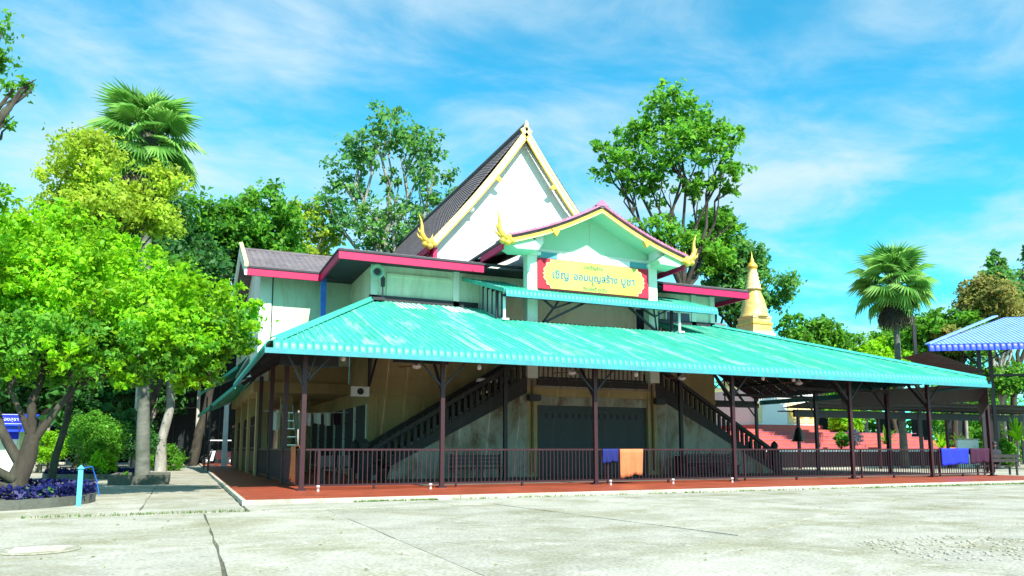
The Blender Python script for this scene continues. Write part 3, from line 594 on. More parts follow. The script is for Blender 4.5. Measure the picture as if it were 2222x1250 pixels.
for j in range(24): link('baluster', balbox, 'plaster_stained', lb_, T((LX0 + .65 + j * .207, SY0 + .11, 4.06)))
for sx, xt, run, rise in ((-1, LX0, 6.35, 3.86), (1, LX1, 6.45, 3.86)):
    xb = xt + sx * run; sl_ = rise / run
    fl = MB().prism([(xt, SY0, 0.1), (xb, SY0, 0.1), (xb, SY0, 0.14), (xt, SY0, 3.45)], (0, .25, 0)).build('stair_wall', 'plaster_stained', hall)
    MB().prism([(xt, SY1 - .2, 0.1), (xb, SY1 - .2, 0.1), (xb, SY1 - .2, 0.14), (xt, SY1 - .2, 3.45)], (0, .2, 0)).build('stair_wall', 'plaster_stained', hall)
    ns = 22
    for j in range(ns):
        x0 = xt + sx * run * j / ns; x1 = xt + sx * run * (j + 1) / ns; zt = 3.98 - rise * (j + 1) / (ns + 1)
        B('step', 'plaster_stained', hall, (min(x0, x1), SY0 + .26, max(.1, zt - .35), max(x0, x1), SY1 - .21, zt))
    fr = MB()
    for yy in (SY0 + .05, SY1 - .12):
        st_ = MB().prism([(xt, yy - .08, 3.40), (xb, yy - .08, .1), (xb, yy - .08, .32), (xt, yy - .08, 4.06)], (0, .2, 0)).build('stringer', 'dark_wood', hall)
        hr = MB().prism([(xt, yy - .07, 4.70), (xb, yy - .07, 0.95), (xb, yy - .07, 1.12), (xt, yy - .07, 4.88)], (0, .18, 0)).build('handrail', 'dark_wood', hall)
        nb = 26
        for j in range(nb):
            t = (j + .5) / nb; link('baluster', balbox2, 'dark_wood', hr, T((xt + sx * run * t, yy, 4.0 - rise * .97 * t)))
        MB().box(xb - .2, yy - .18, .1, xb + .2, yy + .22, 1.05).lathe([(.16, 1.05), (.24, 1.1), (.24, 1.16), (.12, 1.22), (.17, 1.32), (.13, 1.44), (.02, 1.55)], (xb, yy + .02, 0), 10).build('newel_post', 'dark_wood', hall)
# porch side screen: glazed strip panels beside the landing
scn = B('side_screen', 'steel_dark', hall, (11.12, 26.6, 6.1, 11.18, 29.1, 6.22))
for j in range(5):
    y0 = 26.6 + j * .5
    B('screen_pane', 'glass_grey', scn, (11.14, y0 + .03, 6.22, 11.16, y0 + .47, 7.2 + .36 * (y0 - 26.4))); B('screen_mullion', 'steel_dark', scn, (11.11, y0 - .03, 6.15, 11.19, y0 + .03, 7.2 + .36 * (y0 - 26.4)))

# ================================================================== BIG TURQUOISE CANOPY
can = thing('metal_canopy', 'wide turquoise ribbed metal canopy with scalloped eave round the hall', 'canopy', (15, 20.8, 0.1))
CY, CZ, CS = 20.0, 3.95, 0.337; CX0, CX1 = 2.0, 29.4; cc = 1 / math.sqrt(1 + CS * CS)
def ztop(y): return CZ + CS * (y - CY)
def ylim(u):
    t = 26.5 if 11.15 < u < 19.25 else 29.15
    return max(CY + .01, min(t, CY + (u - CX0) * 2.0, CY + (CX1 - u) * (9.15 / 6.1)))
xs = [CX0 + i * 0.8 for i in range(35)] ; xs[-1] = CX1
xs = sorted(set([round(x, 3) for x in xs] + [11.15, 19.25]))
xs = [x for i, x in enumerate(xs) if x in (11.15, 19.25) or min(abs(x - 11.15), abs(x - 19.25)) > 0.25]
for a, b in zip(xs[:-1], xs[1:]):
    pr = [(u, h) for u, h in trap(a + .001, b - .001, 0.2)]
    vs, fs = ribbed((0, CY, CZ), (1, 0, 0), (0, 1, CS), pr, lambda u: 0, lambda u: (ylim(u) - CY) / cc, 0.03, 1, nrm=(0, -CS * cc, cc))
    MB().add(vs, fs).build('roof_sheet', 'turquoise', can).location.z = random.uniform(-.004, .012)
for x0 in (7.4, 9.35):   # pale translucent sheets near the wall
    vs, fs = ribbed((0, CY, CZ + .012), (1, 0, 0), (0, 1, CS), trap(x0, x0 + 1.1, 0.2), lambda u: (27.6 - CY) / cc, lambda u: (28.95 - CY) / cc, 0.03, 1, nrm=(0, -CS * cc, cc)); MB().add(vs, fs).build('skylight_sheet', 'skylight', can)
LS = (7.05 - 3.95) / 4.6; lc = 1 / math.sqrt(1 + LS * LS)
for i in range(16):
    a = CY + i * 0.82; b = min(33.1, a + .82)
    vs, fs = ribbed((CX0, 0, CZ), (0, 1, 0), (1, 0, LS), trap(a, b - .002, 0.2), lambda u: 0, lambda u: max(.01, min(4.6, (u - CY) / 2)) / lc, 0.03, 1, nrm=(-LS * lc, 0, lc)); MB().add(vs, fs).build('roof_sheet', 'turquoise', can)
RS = (7.05 - 3.95) / 6.1; rc = 1 / math.sqrt(1 + RS * RS)
for i in range(16):
    a = CY + i * 0.82; b = min(33.1, a + .82)
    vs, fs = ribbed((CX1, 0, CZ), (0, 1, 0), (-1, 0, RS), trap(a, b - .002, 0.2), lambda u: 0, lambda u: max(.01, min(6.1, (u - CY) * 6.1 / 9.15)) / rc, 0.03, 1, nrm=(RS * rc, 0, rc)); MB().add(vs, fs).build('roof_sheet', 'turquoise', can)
# hip caps and wall flashing
def capstrip(a, b, w, up, m='turquoise_trim', name='hip_cap'):
    a = Vector(a); b = Vector(b); d = (b - a).normalized(); s_ = d.cross(Vector((0, 0, 1))).normalized() * w; u = Vector((0, 0, up))
    MB().add([a - s_ - u * .9, a + u, a + s_ - u * .9, b - s_ - u * .9, b + u, b + s_ - u * .9], [(0, 1, 4, 3), (1, 2, 5, 4)]).build(name, m, can)
capstrip((CX0, CY, CZ + .06), (6.62, 29.2, 7.16), .20, .06); capstrip((CX1, CY, CZ + .06), (23.3, 29.15, 7.13), .2, .06)
B('wall_flashing', 'steel_dark', can, (6.5, 29.08, 7.0, 11.1, 29.19, 7.26)); B('wall_flashing', 'steel_dark', can, (19.3, 29.08, 7.0, 23.35, 29.19, 7.22))
B('opening_beam', 'steel_dark', can, (11.2, 26.42, 5.98, 19.2, 26.56, 6.10))
# scalloped eave pieces, one per rib
def scallop_mesh(w):
    prof = [(.02, .035), (-.07, .03), (-.14, -.02), (-.185, -.10), (-.20, -.21)]; us = [-.5, -.46, -.2, .2, .46, .5]; bl = [-.026, .0, .008, .008, .0, -.026]
    vs = [(w * u, y - b * (.4 + .6 * i / 4), z + b * (1 - i / 4)) for u, b in zip(us, bl) for i, (y, z) in enumerate(prof)]
    return MB().add(vs, [(i * 5 + j, (i + 1) * 5 + j, (i + 1) * 5 + j + 1, i * 5 + j + 1) for i in range(5) for j in range(4)], True).mesh('scallop')
scm = scallop_mesh(0.2); nsc = int((CX1 - CX0) / .2)
for i in range(nsc): link('scallop', scm, 'turquoise_trim', can, T((CX0 + .1 + i * .2, CY, CZ + random.uniform(-.006, .006))))
for i in range(64): link('scallop', scm, 'turquoise_trim', can, T((CX0, CY + .12 + i * .2, CZ)) @ Matrix.Rotation(-math.pi / 2, 4, 'Z'))
for a, b in ((2.0, 7.5), (7.5, 13), (13, 18.5), (18.5, 24), (24, 29.4)): B('eave_flashing', 'turquoise_flash', can, (a - (.2 if a == 2.0 else 0), CY - .205, CZ - .34, b - .004, CY - .185, CZ - .20))
B('eave_flashing', 'turquoise_flash', can, (CX0 - .205, CY - .18, CZ - .34, CX0 - .185, 33, CZ - .2)); B('eave_flashing', 'turquoise_flash', can, (CX1 + .0, CY - .18, CZ - .34, CX1 + .02, 33, CZ - .1))
# steel frame: posts, beams, rafters, purlins, braces
PXS = [2.95, 6.85, 11.9, 17.33, 22.8, 27.0, 30.5]; FY = 20.8
for x in PXS:
    MB().box(x - .06, FY - .06, .1, x + .06, FY + .06, 1.9 + 2.15).build('post', 'maroon', can)
    B('post_foot', 'maroon', can, (x - .13, FY - .13, .1, x + .13, FY + .13, .14))
    if x > 29: continue
    br = MB().bar((x, FY, 2.75), (x, FY + 1.5, ztop(FY + 1.5) - .2), .06, .08)
    if x > 3.5: br.bar((x, FY, 2.95), (x - .9, FY, 3.95), .05)
    br.bar((x, FY, 2.95), (x + .9, FY, 3.95), .05)
    if x < 3.5: br.bar((x, FY, 2.8), (x - .55, FY, 3.9), .05).bar((x + .05, FY, 3.0), (x + .35, FY, 3.95), .05)
    br.build('brace', 'steel_dark', can)
    if 11 < x < 19: yt = 26.4
    else: yt = min(29.1, ylim(x))
    MB().bar((x, CY + .1, ztop(CY + .1) - .15), (x, yt, ztop(yt) - .15), .07, .14).build('rafter', 'steel_dark', can)
B('eave_beam', 'steel_dark', can, (CX0 + .2, FY - .07, CZ - .02, CX1 - .1, FY + .07, CZ + .13))
for j in range(1, 9):
    y = CY + .3 + j * 1.05; x0 = max(CX0 + .1, CX0 + (y - CY) / 2); x1 = CX1 - (y - CY) * 6.1 / 9.15
    segs = [(x0, x1)] if y < 26.4 else [(x0, 11.1), (19.3, x1)]
    for a, b in segs: B('purlin', 'steel_dark', can, (a, y - .03, ztop(y) - .09, b, y + .03, ztop(y) - .015))
for x, yb in ((11.2, 26.4), (19.25, 26.4)):
    B('post', 'steel_dark', can, (x - .07, yb - .07, .1, x + .07, yb + .07, 6.0))
    MB().bar((x, yb, 4.3), (x, yb - 1.5, ztop(yb - 1.5) - .15), .06).bar((x, yb, 4.4), (x + .9, yb, 5.6), .06).build('brace', 'steel_dark', can)
# side bay frames
for y in (24.5, 28.7, 33.0):
    zl = lambda x: CZ + (CX1 - x) * RS
    B('post', 'maroon', can, (29.05, y - .07, .1, 29.19, y + .07, 4.0))
    MB().bar((29.3, y, zl(29.3) - .12), (max(23.4, CX1 - (y - CY) * .66), y, zl(max(23.4, CX1 - (y - CY) * .66)) - .14), .08, .14).bar((29.1, y, 2.9), (27.4, y, zl(27.4) - .2), .06).bar((29.12, y, 3.75), (23.4, y, 3.75), .06, .12).bar((27.0, y, 3.8), (27.0, y, zl(27.0) - .2), .06).bar((28.2, y, 3.8), (27.0, y, zl(27.0) - .2), .05).bar((25.5, y, 3.8), (27.0, y, zl(27.0) - .2), .05).build('truss', 'steel_dark', can)
    xm = min(4.3, (y - CY) / 2 - .15); MB().bar((2.15, y, CZ - .1), (2.2 + xm, y, CZ - .1 + LS * xm), .08, .14).build('rafter', 'steel_dark', can)
    B('post', 'maroon', can, (2.85, y - .07, .1, 2.99, y + .07, 4.2))
for j in range(1, 6):
    x = CX1 - .3 - j; B('purlin', 'steel_dark', can, (x - .03, CY + (CX1 - x) * 1.5, CZ + (CX1 - x) * RS - .09, x + .03, 33.0, CZ + (CX1 - x) * RS - .015))
B('rear_beam', 'steel_dark', can, (23.4, 32.95, 3.45, 29.3, 33.1, 3.69))
# dark sheet lean-to beyond the right corner
vs, fs = ribbed((29.45, 19.95, 3.78), (0.75, 0.66, -0.17), (-0.35, 1, 0.0), trap(0, 3.2, .2), lambda u: 0, lambda u: 6.0, .03, 1, nrm=(0.2, 0, 1)); MB().add(vs, fs).build('lean_to_sheet', 'turquoise', can)
vs, fs = ribbed((29.42, 19.98, 3.72), (0.75, 0.66, -0.16), (0, 0, -1), trap(0, 3.2, .2), lambda u: 0, lambda u: .75, .03, 1, nrm=(.6, -.7, 0)); MB().add(vs, fs).build('hanging_sheet', 'shutter_grey', can)
# bracket truss on the hall corner
MB().bar((6.55, 29.1, 3.55), (6.55, 26.8, 5.4), .07).bar((6.55, 29.1, 3.6), (6.55, 28.2, 5.9), .07).bar((6.55, 29.05, 3.5), (6.55, 29.05, 6.6), .08).build('wall_bracket', 'steel_dark', can)

# ------------------------------------------------------------------ small upper canopy above the landing
uc = thing('upper_canopy', 'narrow turquoise canopy with black braces below the yellow signboard', 'canopy', (15.8, 26.2, 6.2))
US = 0.33; uz = lambda y: 7.25 + US * (y - 26.05)
for i in range(12):
    a = 11.0 + i * .83; b = a + .828
    left = lambda u: 0
    vs, fs = ribbed((0, 26.05, 7.25), (1, 0, 0), (0, 1, US), trap(a, b, .166), lambda u: 0, lambda u: (3.1 if u < 12.35 or u > 18.6 else .72) * math.sqrt(1 + US * US), .025, 1, nrm=(0, -.3, .95)); MB().add(vs, fs).build('roof_sheet', 'turquoise', uc)
MB().prism([(10.45, 29.15, uz(29.15)), (11.0, 26.05, 7.25), (11.0, 29.15, uz(29.15))], (0, 0, .03)).build('roof_sheet', 'turquoise', uc)
MB().prism([(10.4, 29.15, uz(29.15) - .1), (10.96, 25.98, 7.13), (10.96, 25.98, 7.29), (10.4, 29.15, uz(29.15) + .06)], (.05, 0, 0)).build('side_trim', 'turquoise_trim', uc)
scm2 = scallop_mesh(0.166)
for i in range(60): link('scallop', scm2, 'turquoise_trim', uc, T((11.08 + i * .166, 26.05, 7.25)))
B('eave_flashing', 'turquoise_flash', uc, (11.0, 25.845, 6.95, 20.96, 25.86, 7.06)); B('eave_beam', 'steel_dark', uc, (11.0, 26.12, 7.09, 20.9, 26.2, 7.0))
for x in (11.12, 19.25):
    MB().tube([(x, 26.32, 6.1), (x, 26.32, 7.27)], .06, 10).build('post', 'white_paint', uc); B('post_base', 'white_paint', uc, (x - .14, 26.16, 6.1, x + .14, 26.46, 6.17)); B('post', 'steel_dark', uc, (x - .24, 26.55, 6.15, x - .14, 26.65, 7.33))
for x, d in ((12.9, 1), (18.35, -1)):
    bb_ = MB().bar((x, 26.7, 6.15), (x + d * 1.9, 26.15, 7.14), .09).bar((x, 26.7, 6.15), (x + d * .35, 26.3, 6.75), .07).bar((x + d * .35, 26.3, 6.72), (x + d * 1.5, 26.12, 7.17), .07).bar((x + d * .35, 26.3, 6.72), (x - d * .45, 26.12, 7.17), .07).bar((x + d * .35, 26.3, 6.72), (x + d * .55, 26.12, 7.17), .07)
    bb_.build('brace', 'steel_dark', uc)
B('back_panel', 'wall_tan', uc, (11.25, 29.12, 6.1, 11.9, 29.19, 7.9))

# ================================================================== SIGNBOARD
sg = thing('signboard', 'yellow signboard with red scrolled ends and blue Thai lettering on the porch', 'sign', (15.3, 26.83, 7.4))
sa, sb_ = 12.78, 18.06; z0s, z1s = 7.60, 8.86
B('frame', 'sign_red', sg, (sa, 26.80, z0s, sb_, 26.86, z1s))
# yellow face with scalloped corners
def face_poly():
    p = []
    for (cx_, cz_, a0) in ((sb_ - .32, z1s - .04, 90), (sb_ - .32, z0s + .04, 180), (sa + .32, z0s + .04, 270), (sa + .32, z1s - .04, 0)): pass
    xl, xr, zb, zt = sa + .30, sb_ - .30, z0s + .03, z1s - .03
    right = [(xr - .28, zt), (xr - .26, zt - .13), (xr - .10, zt - .17), (xr - .08, zt - .30), (xr + .04, zt - .42), (xr, zt - .56), (xr + .08, (zb + zt) / 2), (xr, zb + .56), (xr + .04, zb + .42), (xr - .08, zb + .30), (xr - .10, zb + .17), (xr - .26, zb + .13), (xr - .28, zb)]
    left_ = [(xl + xr - x, z) for x, z in right[::-1]]
    return right + left_
fp = face_poly(); MB().prism([(x, 26.797, z) for x, z in fp], (0, -.02, 0)).build('face', 'sign_yellow', sg)
edge = MB(); 
for (x, z), (x2, z2) in list(zip(fp, fp[1:]))[:12] + list(zip(fp[13:], fp[14:])): edge.bar((x, 26.785, z), (x2, 26.785, z2), .035, .03, up=(0, 1, 0))
edge.build('scroll_edge', 'cream_gold', sg)
bd = B('top_band', 'white_paint', sg, (sa + .9, 26.84, 8.875, sb_ - .9, 26.88, 9.13)); B('band_end', 'sign_teal', sg, (sa, 26.84, 8.875, sa + .897, 26.88, 9.13)); B('band_end', 'sign_teal', sg, (sb_ - .897, 26.84, 8.875, sb_, 26.88, 9.13))
def text(body, x, y, z, size, m, parent, name='lettering', off=0.0, ext=0.006, rz=0, align='CENTER'):
    cu_ = bpy.data.curves.new(name, 'FONT'); cu_.body = body; cu_.size = size; cu_.align_x = align; cu_.align_y = 'CENTER'; cu_.extrude = ext; cu_.offset = off; cu_.resolution_u = 3
    ob = bpy.data.objects.new(name, cu_); COL.objects.link(ob); bpy.context.view_layer.update()
    me = bpy.data.meshes.new_from_object(ob.evaluated_get(bpy.context.evaluated_depsgraph_get())); bpy.data.objects.remove(ob); bpy.data.curves.remove(cu_)
    me.materials.clear(); me.transform(T((x, y, z)) @ Matrix.Rotation(rz, 4, 'Z') @ Matrix.Rotation(math.pi / 2, 4, 'X'))
    return link(name, me, m, parent)
for body, x, sz in (('เชิญ', 13.8, .46), ('ออมบุญสร้าง', 15.45, .40), ('บูชา', 17.0, .46)): text(body, x, 26.77, 8.21, sz, 'sign_letter', sg, off=.003)
text('ขอเชิญร่วม', 15.35, 26.77, 8.65, .2, 'sign_small', sg); text('ณ', 15.3, 26.77, 7.93, .14, 'sign_small', sg); text('วัดแห่งนี้ ทุกวัน', 15.4, 26.77, 7.74, .19, 'sign_small', sg)
text('ศาลาการเปรียญ', 15.4, 26.83, 9.0, .17, 'column_white', sg)

# ================================================================== RAILINGS
bar_me = MB().box(-.011, -.011, 0, .011, .011, .94).mesh('bar')
rl = thing('front_railing', 'long maroon steel railing with thin upright bars along the tiled front', 'railing', (12, FY, .1))
for a, b in zip(PXS[:-1], PXS[1:]):
    a += .08; b -= .08
    B('top_rail', 'maroon', rl, (a, FY - .025, 1.15, b, FY + .025, 1.2)); B('bottom_rail', 'maroon', rl, (a, FY - .025, .2, b, FY + .025, .25))
    n = int((b - a) / .125)
    for j in range(1, n): link('bar', bar_me, 'maroon', rl, T((a + j * (b - a) / n, FY, .23)))
    xm = a + .35; B('gate_stile', 'maroon', rl, (xm - .025, FY - .03, .12, xm + .025, FY + .03, 1.2)); B('foot', 'maroon', rl, ((a + b) / 2 - .03, FY - .03, .1, (a + b) / 2 + .03, FY + .03, .2))
sr = thing('side_railing', 'maroon steel railing running back along the left side of the platform', 'railing', (2.92, 27, .1))
for a, b in ((20.88, 24.4), (24.6, 28.6), (28.8, 32.9)):
    B('top_rail', 'maroon', sr, (2.89, a, 1.15, 2.95, b, 1.2)); B('bottom_rail', 'maroon', sr, (2.89, a, .2, 2.95, b, .25))
    n = int((b - a) / .125)
    for j in range(1, n): link('bar', bar_me, 'maroon', sr, T((2.92, a + j * (b - a) / n, .23)))
tg = thing('tall_side_gate', 'tall dark barred gate between columns on the far left side', 'gate', (2.9, 44, .1))
tb_ = MB().box(-.02, -.02, 0, .02, .02, 2.5).mesh('bar')
for a, b in ((34.0, 37.5), (38.2, 41.9), (42.6, 46.3), (47, 52)):
    for z in (.2, 1.2, 2.2): B('rail', 'maroon', tg, (2.88, a, z, 2.96, b, z + .06))
    n = int((b - a) / .16)
    for j in range(n + 1): link('bar', tb_, 'maroon', tg, T((2.92, a + j * (b - a) / n, .15)))
    B('kick_panel', 'maroon', tg, (2.9, a, .25, 2.94, b, 1.1))
wp = thing('white_post', 'weathered white concrete post at the far end of the left side', 'post', (2.45, 51, .0)); MB().prism([(2.3, 50.8, 0), (2.62, 50.8, 0), (2.6, 50.8, 4.0), (2.34, 50.8, 4.0)], (0, .3, 0)).build('shaft', 'white_paint', wp); B('cap', 'kerb', wp, (2.28, 50.75, 4.0, 2.66, 51.15, 4.1))
# ------------------------------------------------------------------ cloths on the railings
def cloth(name, label, a, b, ztop_, drop, m, group=None, fold=.07, along='x', off=-.06, side=None):
    """hung over a rail: front flap, over the top, short back flap; wavy"""
    n = 18; k = 9; vs = []; ln = b - a
    for i in range(n + 1):
        t = i / n; u = a + ln * t; wv = fold * (math.sin(t * 15) * .6 + math.sin(t * 31 + 1) * .3)
        for j in range(k + 1):
            q = j / k; sag = drop * (1 + .05 * math.sin(t * 5 + 1) + .025 * math.sin(t * 17))
            if q < .12: o, z = -off * .9, ztop_ - .25 * (1 - q / .12)
            elif q < .2: o, z = 0, ztop_ + .012
            else: s_ = (q - .2) / .8; o, z = off + wv * s_, ztop_ - sag * s_
            pinch = (u - (a + b) / 2) * (-.05 * max(0, q - .2))
            vs.append((u + pinch, FY + o, z) if along == 'x' else (2.92 + o, u + pinch, z))
    fs = [(i * (k + 1) + j, (i + 1) * (k + 1) + j, (i + 1) * (k + 1) + j + 1, i * (k + 1) + j + 1) for i in range(n) for j in range(k)]
    o = MB().add(vs, fs, True).build(name, m); md = o.modifiers.new('thick', 'SOLIDIFY'); md.thickness = .008
    return tag(o, label, 'cloth', group)
cloth('hanging_cloth', 'orange cloth draped over the front railing near the roller shutter', 12.75, 13.62, 1.21, .88, 'orange_cloth')
cloth('hanging_cloth', 'small dark blue cloth on the railing left of the orange one', 12.12, 12.70, 1.205, .44, 'navy_cloth')
cloth('hanging_cloth', 'bright blue cloth draped over the right end of the railing', 27.5, 29.1, 1.23, .66, 'blue_cloth')
cloth('hanging_cloth', 'dark purple cloth on the railing beside the bright blue one', 29.2, 30.35, 1.225, .6, 'purple_cloth')
cloth('hanging_cloth', 'narrow orange robe hung on the left side railing near the corner post', 21.5, 22.5, 1.3, 1.0, 'orange_cloth', along='y', fold=.06)

# ================================================================== THINGS UNDER THE CANOPY
def fan(loc, label, rot):
    t = thing('ceiling_fan', label, 'fan', loc, rot, 'ceiling fans under the canopy'); t['_w'] = 1
    x, y, z = loc
    MB().tube([(0, 0, .15), (0, 0, ztop(y) - z - .1)], .012, 6).build('rod', 'white_paint', t)
    MB().lathe([(.04, -.08), (.13, -.05), (.16, 0), (.12, .07), (.04, .14)], (0, 0, 0), 14).build('motor', 'white_paint', t)
    bl = MB().prism([(.12, -.05, .02), (.7, -.08, .0), (.72, .06, .03), (.12, .05, .035)], (0, 0, .008)).mesh('blade')
    for k in range(3): link('blade', bl, 'pipe_brown', t, Matrix.Rotation(k * 2.094, 4, 'Z'))
fan((7.0, 24, 3.9), 'ceiling fan hanging over the left part of the railed area', .2); fan((12.8, 24, 3.92), 'ceiling fan hanging in front of the landing balustrade', .3)
fan((17.6, 24, 3.9), 'ceiling fan hanging at the top of the right stair', .1); fan((23.5, 24, 3.92), 'ceiling fan hanging in the open bay right of the stair', .5)
for (x, z, lb) in ((4.1, 3.8, 'white lamp bulb under the eave near the left corner'), (8.25, 3.72, 'white lamp bulb under the eave left of the stair'), (13.9, 3.72, 'white lamp bulb under the eave above the shutter'), (19.35, 3.8, 'white lamp bulb under the eave beside the right stair'), (20.8, 3.8, 'white lamp bulb under the eave right of the stair')):
    t = thing('lamp_bulb', lb, 'lamp', (x, 21.5, z), 0, 'bulbs under the canopy eave'); t['_w'] = 1
    MB().lathe([(.02, -.12), (.06, -.1), (.07, -.03), (.05, .03), (.025, .06)], (0, 0, 0), 12).build('globe', 'white_paint', t); MB().lathe([(.03, .06), (.03, .14)], (0, 0, 0), 10).tube([(0, 0, .14), (0, 0, ztop(21.5) - z)], .008, 5).build('holder', 'black_plastic', t)
for x, lb in ((12.42, 'black loudspeaker box on the pier left of the shutter'), (18.3, 'black loudspeaker box on the pier right of the shutter')):
    t = thing('loudspeaker', lb, 'speaker', (x + .1, 26.8, 3.05), 0, 'black loudspeakers on the stair piers')
    MB().prism([(x - .1, 26.62, 3.1), (x - .02, 26.62, 3.05), (x + .32, 26.62, 3.05), (x + .40, 26.62, 3.1), (x + .40, 26.62, 3.31), (x - .1, 26.62, 3.31)], (0, .22, 0)).build('cabinet', 'black_plastic', t); B('grille', 'soffit_dark', t, (x - .06, 26.60, 3.08, x + .36, 26.617, 3.28)); B('bracket', 'steel_dark', t, (x + .1, 26.84, 3.12, x + .2, 26.98, 3.22))
t = thing('wall_fan', 'white square extractor fan box on the hall corner under the canopy', 'fan', (6.25, 28.9, 3.2))
B('housing', 'white_paint', t, (5.85, 28.9, 3.2, 6.55, 29.05, 3.58)); MB().tube([(6.2, 28.88, 3.39), (6.2, 28.899, 3.39)], .13, 16).build('opening', 'black', t)
t = thing('hanging_board', 'black rectangular board hung below the eave at the left corner post', 'board', (3.15, 21.3, 3.5)); B('board', 'black', t, (2.35, 21.28, 3.5, 3.93, 21.33, 3.86)); B('frame', 'steel_dark', t, (2.3, 21.26, 3.46, 3.98, 21.279, 3.5), (2.3, 21.26, 3.86, 3.98, 21.279, 3.9))
t = thing('hanging_board', 'slim black board hung below the eave right of the corner', 'board', (6.35, 21.3, 3.7)); B('board', 'black', t, (5.5, 21.28, 3.72, 7.17, 21.33, 3.86)); B('rim', 'steel_dark', t, (5.48, 21.26, 3.69, 7.19, 21.279, 3.72))
# slatted benches behind the railing
def bench(x0, x1, y, label):
    t = thing('bench', label, 'bench', ((x0 + x1) / 2, y, .106), 0, 'dark benches in front of the stair walls')
    for j in range(3): B('seat_slat', 'dark_wood', t, (x0, y - .25 + j * .17, .5, x1, y - .10 + j * .17, .54))
    for j in range(3): B('back_slat', 'shutter_grey', t, (x0 + .04, y + .3, .62 + j * .13, x1 - .04, y + .33, .72 + j * .13))
    for x in (x0 + .08, (x0 + x1) / 2, x1 - .14): B('leg', 'steel_dark', t, (x, y - .22, .106, x + .06, y - .16, .5)); B('leg', 'steel_dark', t, (x, y + .24, .106, x + .06, y + .3, 1.02))
bench(8.7, 10.75, 25.3, 'dark slatted bench left of the roller shutter'); bench(18.8, 21.2, 25.3, 'dark slatted bench right of the roller shutter')
t = thing('cabinet', 'low dark cabinet against the right stair wall behind the bench', 'cabinet', (20, 26.2, .106)); B('carcass', 'dark_wood', t, (18.9, 26.0, .106, 21.3, 26.5, .9)); 
for j in range(3): B('door', 'shutter_grey', t, (18.95 + j * .79, 25.97, .18, 19.68 + j * .79, 25.999, .84))
for i, (x, lb) in enumerate(((3.3, 'small white pipe stub on the red tiles by the corner post'), (6.35, 'small white pipe stub on the red tiles left of the second post'), (12.1, 'small white pipe stub on the red tiles below the blue cloth'), (14.4, 'small white pipe stub on the red tiles right of the orange cloth'), (16.75, 'small white pipe stub on the red tiles before the right bench'))):
    tag(MB().lathe([(.035, 0), (.035, .1), (.045, .1), (.045, .14), (.03, .15)], (x, 20.25, .1), 10).build('pipe_stub', 'white_paint'), lb, 'pipe', 'white pipe stubs on the tiles')
# bell under the right bay
t = thing('temple_bell', 'dark bronze bell hanging in the open bay right of the stair', 'bell', (29.2, 30, 1.6))
MB().lathe([(.36, 0), (.33, .06), (.26, .3), (.19, .55), (.13, .68), (.04, .74)], (29.2, 30, 1.57), 20).build('body', 'bronze', t); MB().tube([(29.1, 30, 2.3), (29.12, 30, 2.45), (29.2, 30, 2.5), (29.28, 30, 2.45), (29.3, 30, 2.3)], .03, 6).tube([(29.2, 30, 2.48), (29.2, 30, 4.0)], .012, 5).build('hanger', 'steel_dark', t)
# horn loudspeaker on the roof edge
t = thing('horn_speaker', 'pale green horn loudspeaker on a pole above the canopy corner', 'speaker', (6.9, 28.6, 7.0))
hm = MB(); c = Vector((6.66, 28.5, 8.08)); d = Vector((-.25, -.95, .05)).normalized(); prof = [(0.06, .5), (.07, .3), (.11, .15), (.18, .05), (.29, 0), (.29, -.03), (.22, .03), (.12, .12), (.05, .2)]
hm.lathe(prof, (0, 0, 0), 24); me = hm.mesh('horn'); me.transform(T(c) @ (-d).to_track_quat('Z', 'Y').to_matrix().to_4x4()); link('horn', me, 'pediment_mint', t)
hm = MB().lathe([(.12, -.01), (.10, .12), (.03, .14)], (0, 0, 0), 16); me = hm.mesh('centre'); me.transform(T(c - d * .03) @ (-d).to_track_quat('Z', 'Y').to_matrix().to_4x4()); link('centre', me, 'soffit_dark', t)
MB().tube([(6.95, 28.75, 6.95), (6.95, 28.75, 8.3)], .03, 8).bar((6.95, 28.75, 8.0), (6.7, 28.75, 8.05), .04).box(6.88, 28.68, 7.55, 7.02, 28.82, 7.9).build('pole', 'steel_dark', t)
B('base', 'steel_dark', t, (6.55, 28.7, 6.98, 7.05, 28.95, 7.1))

# ================================================================== RIGHT-HAND BACKGROUND
# rear shelter behind the side bay
rsr = thing('rear_shelter', 'low dark shelter roof behind the open bay on the right', 'shelter', (40, 33.5, 0))
B('front_beam', 'steel_dark', rsr, (31.9, 33.0, 3.0, 52, 33.14, 3.42)); B('soffit_board', 'dark_wood', rsr, (31.2, 33.15, 3.3, 52, 33.6, 3.36))
for i in range(20):
    vs, fs = ribbed((0, 30.4, 3.85), (1, 0, 0), (0, 1, -.12), trap(31.2 + i * 1.05, 32.24 + i * 1.05, .2), lambda u: 0, lambda u: 2.9, .03, 1, nrm=(0, 0, 1)); MB().add(vs, fs).build('roof_sheet', 'shutter_grey', rsr)
for x in (32.2, 38.5, 44.5, 50.5):
    B('post', 'maroon', rsr, (x - .07, 33.0, 0, x + .07, 33.14, 3.0))
    if x > 45: B('post', 'maroon', rsr, (x - .07, 30.6, 0, x + .07, 30.74, 3.7))
for y in (30.9, 31.9): B('purlin', 'steel_dark', rsr, (31.3, y, 3.74 - (y - 30.4) * .12, 52, y + .07, 3.81 - (y - 30.4) * .12))
# maroon low wall with white coping
mw = thing('low_wall', 'low maroon boarded wall with white coping behind the open bay', 'wall', (40, 35, 0))
for i in range(17): B('board', 'maroon', mw, (30.8 + i * 1.1, 34.2, 0.12, 31.885 + i * 1.1, 34.28, 1.02))
B('coping', 'white_paint', mw, (30.75, 34.14, 1.023, 49.55, 34.36, 1.16)); B('plinth', 'kerb', mw, (30.75, 34.16, -.03, 49.55, 34.34, .118))
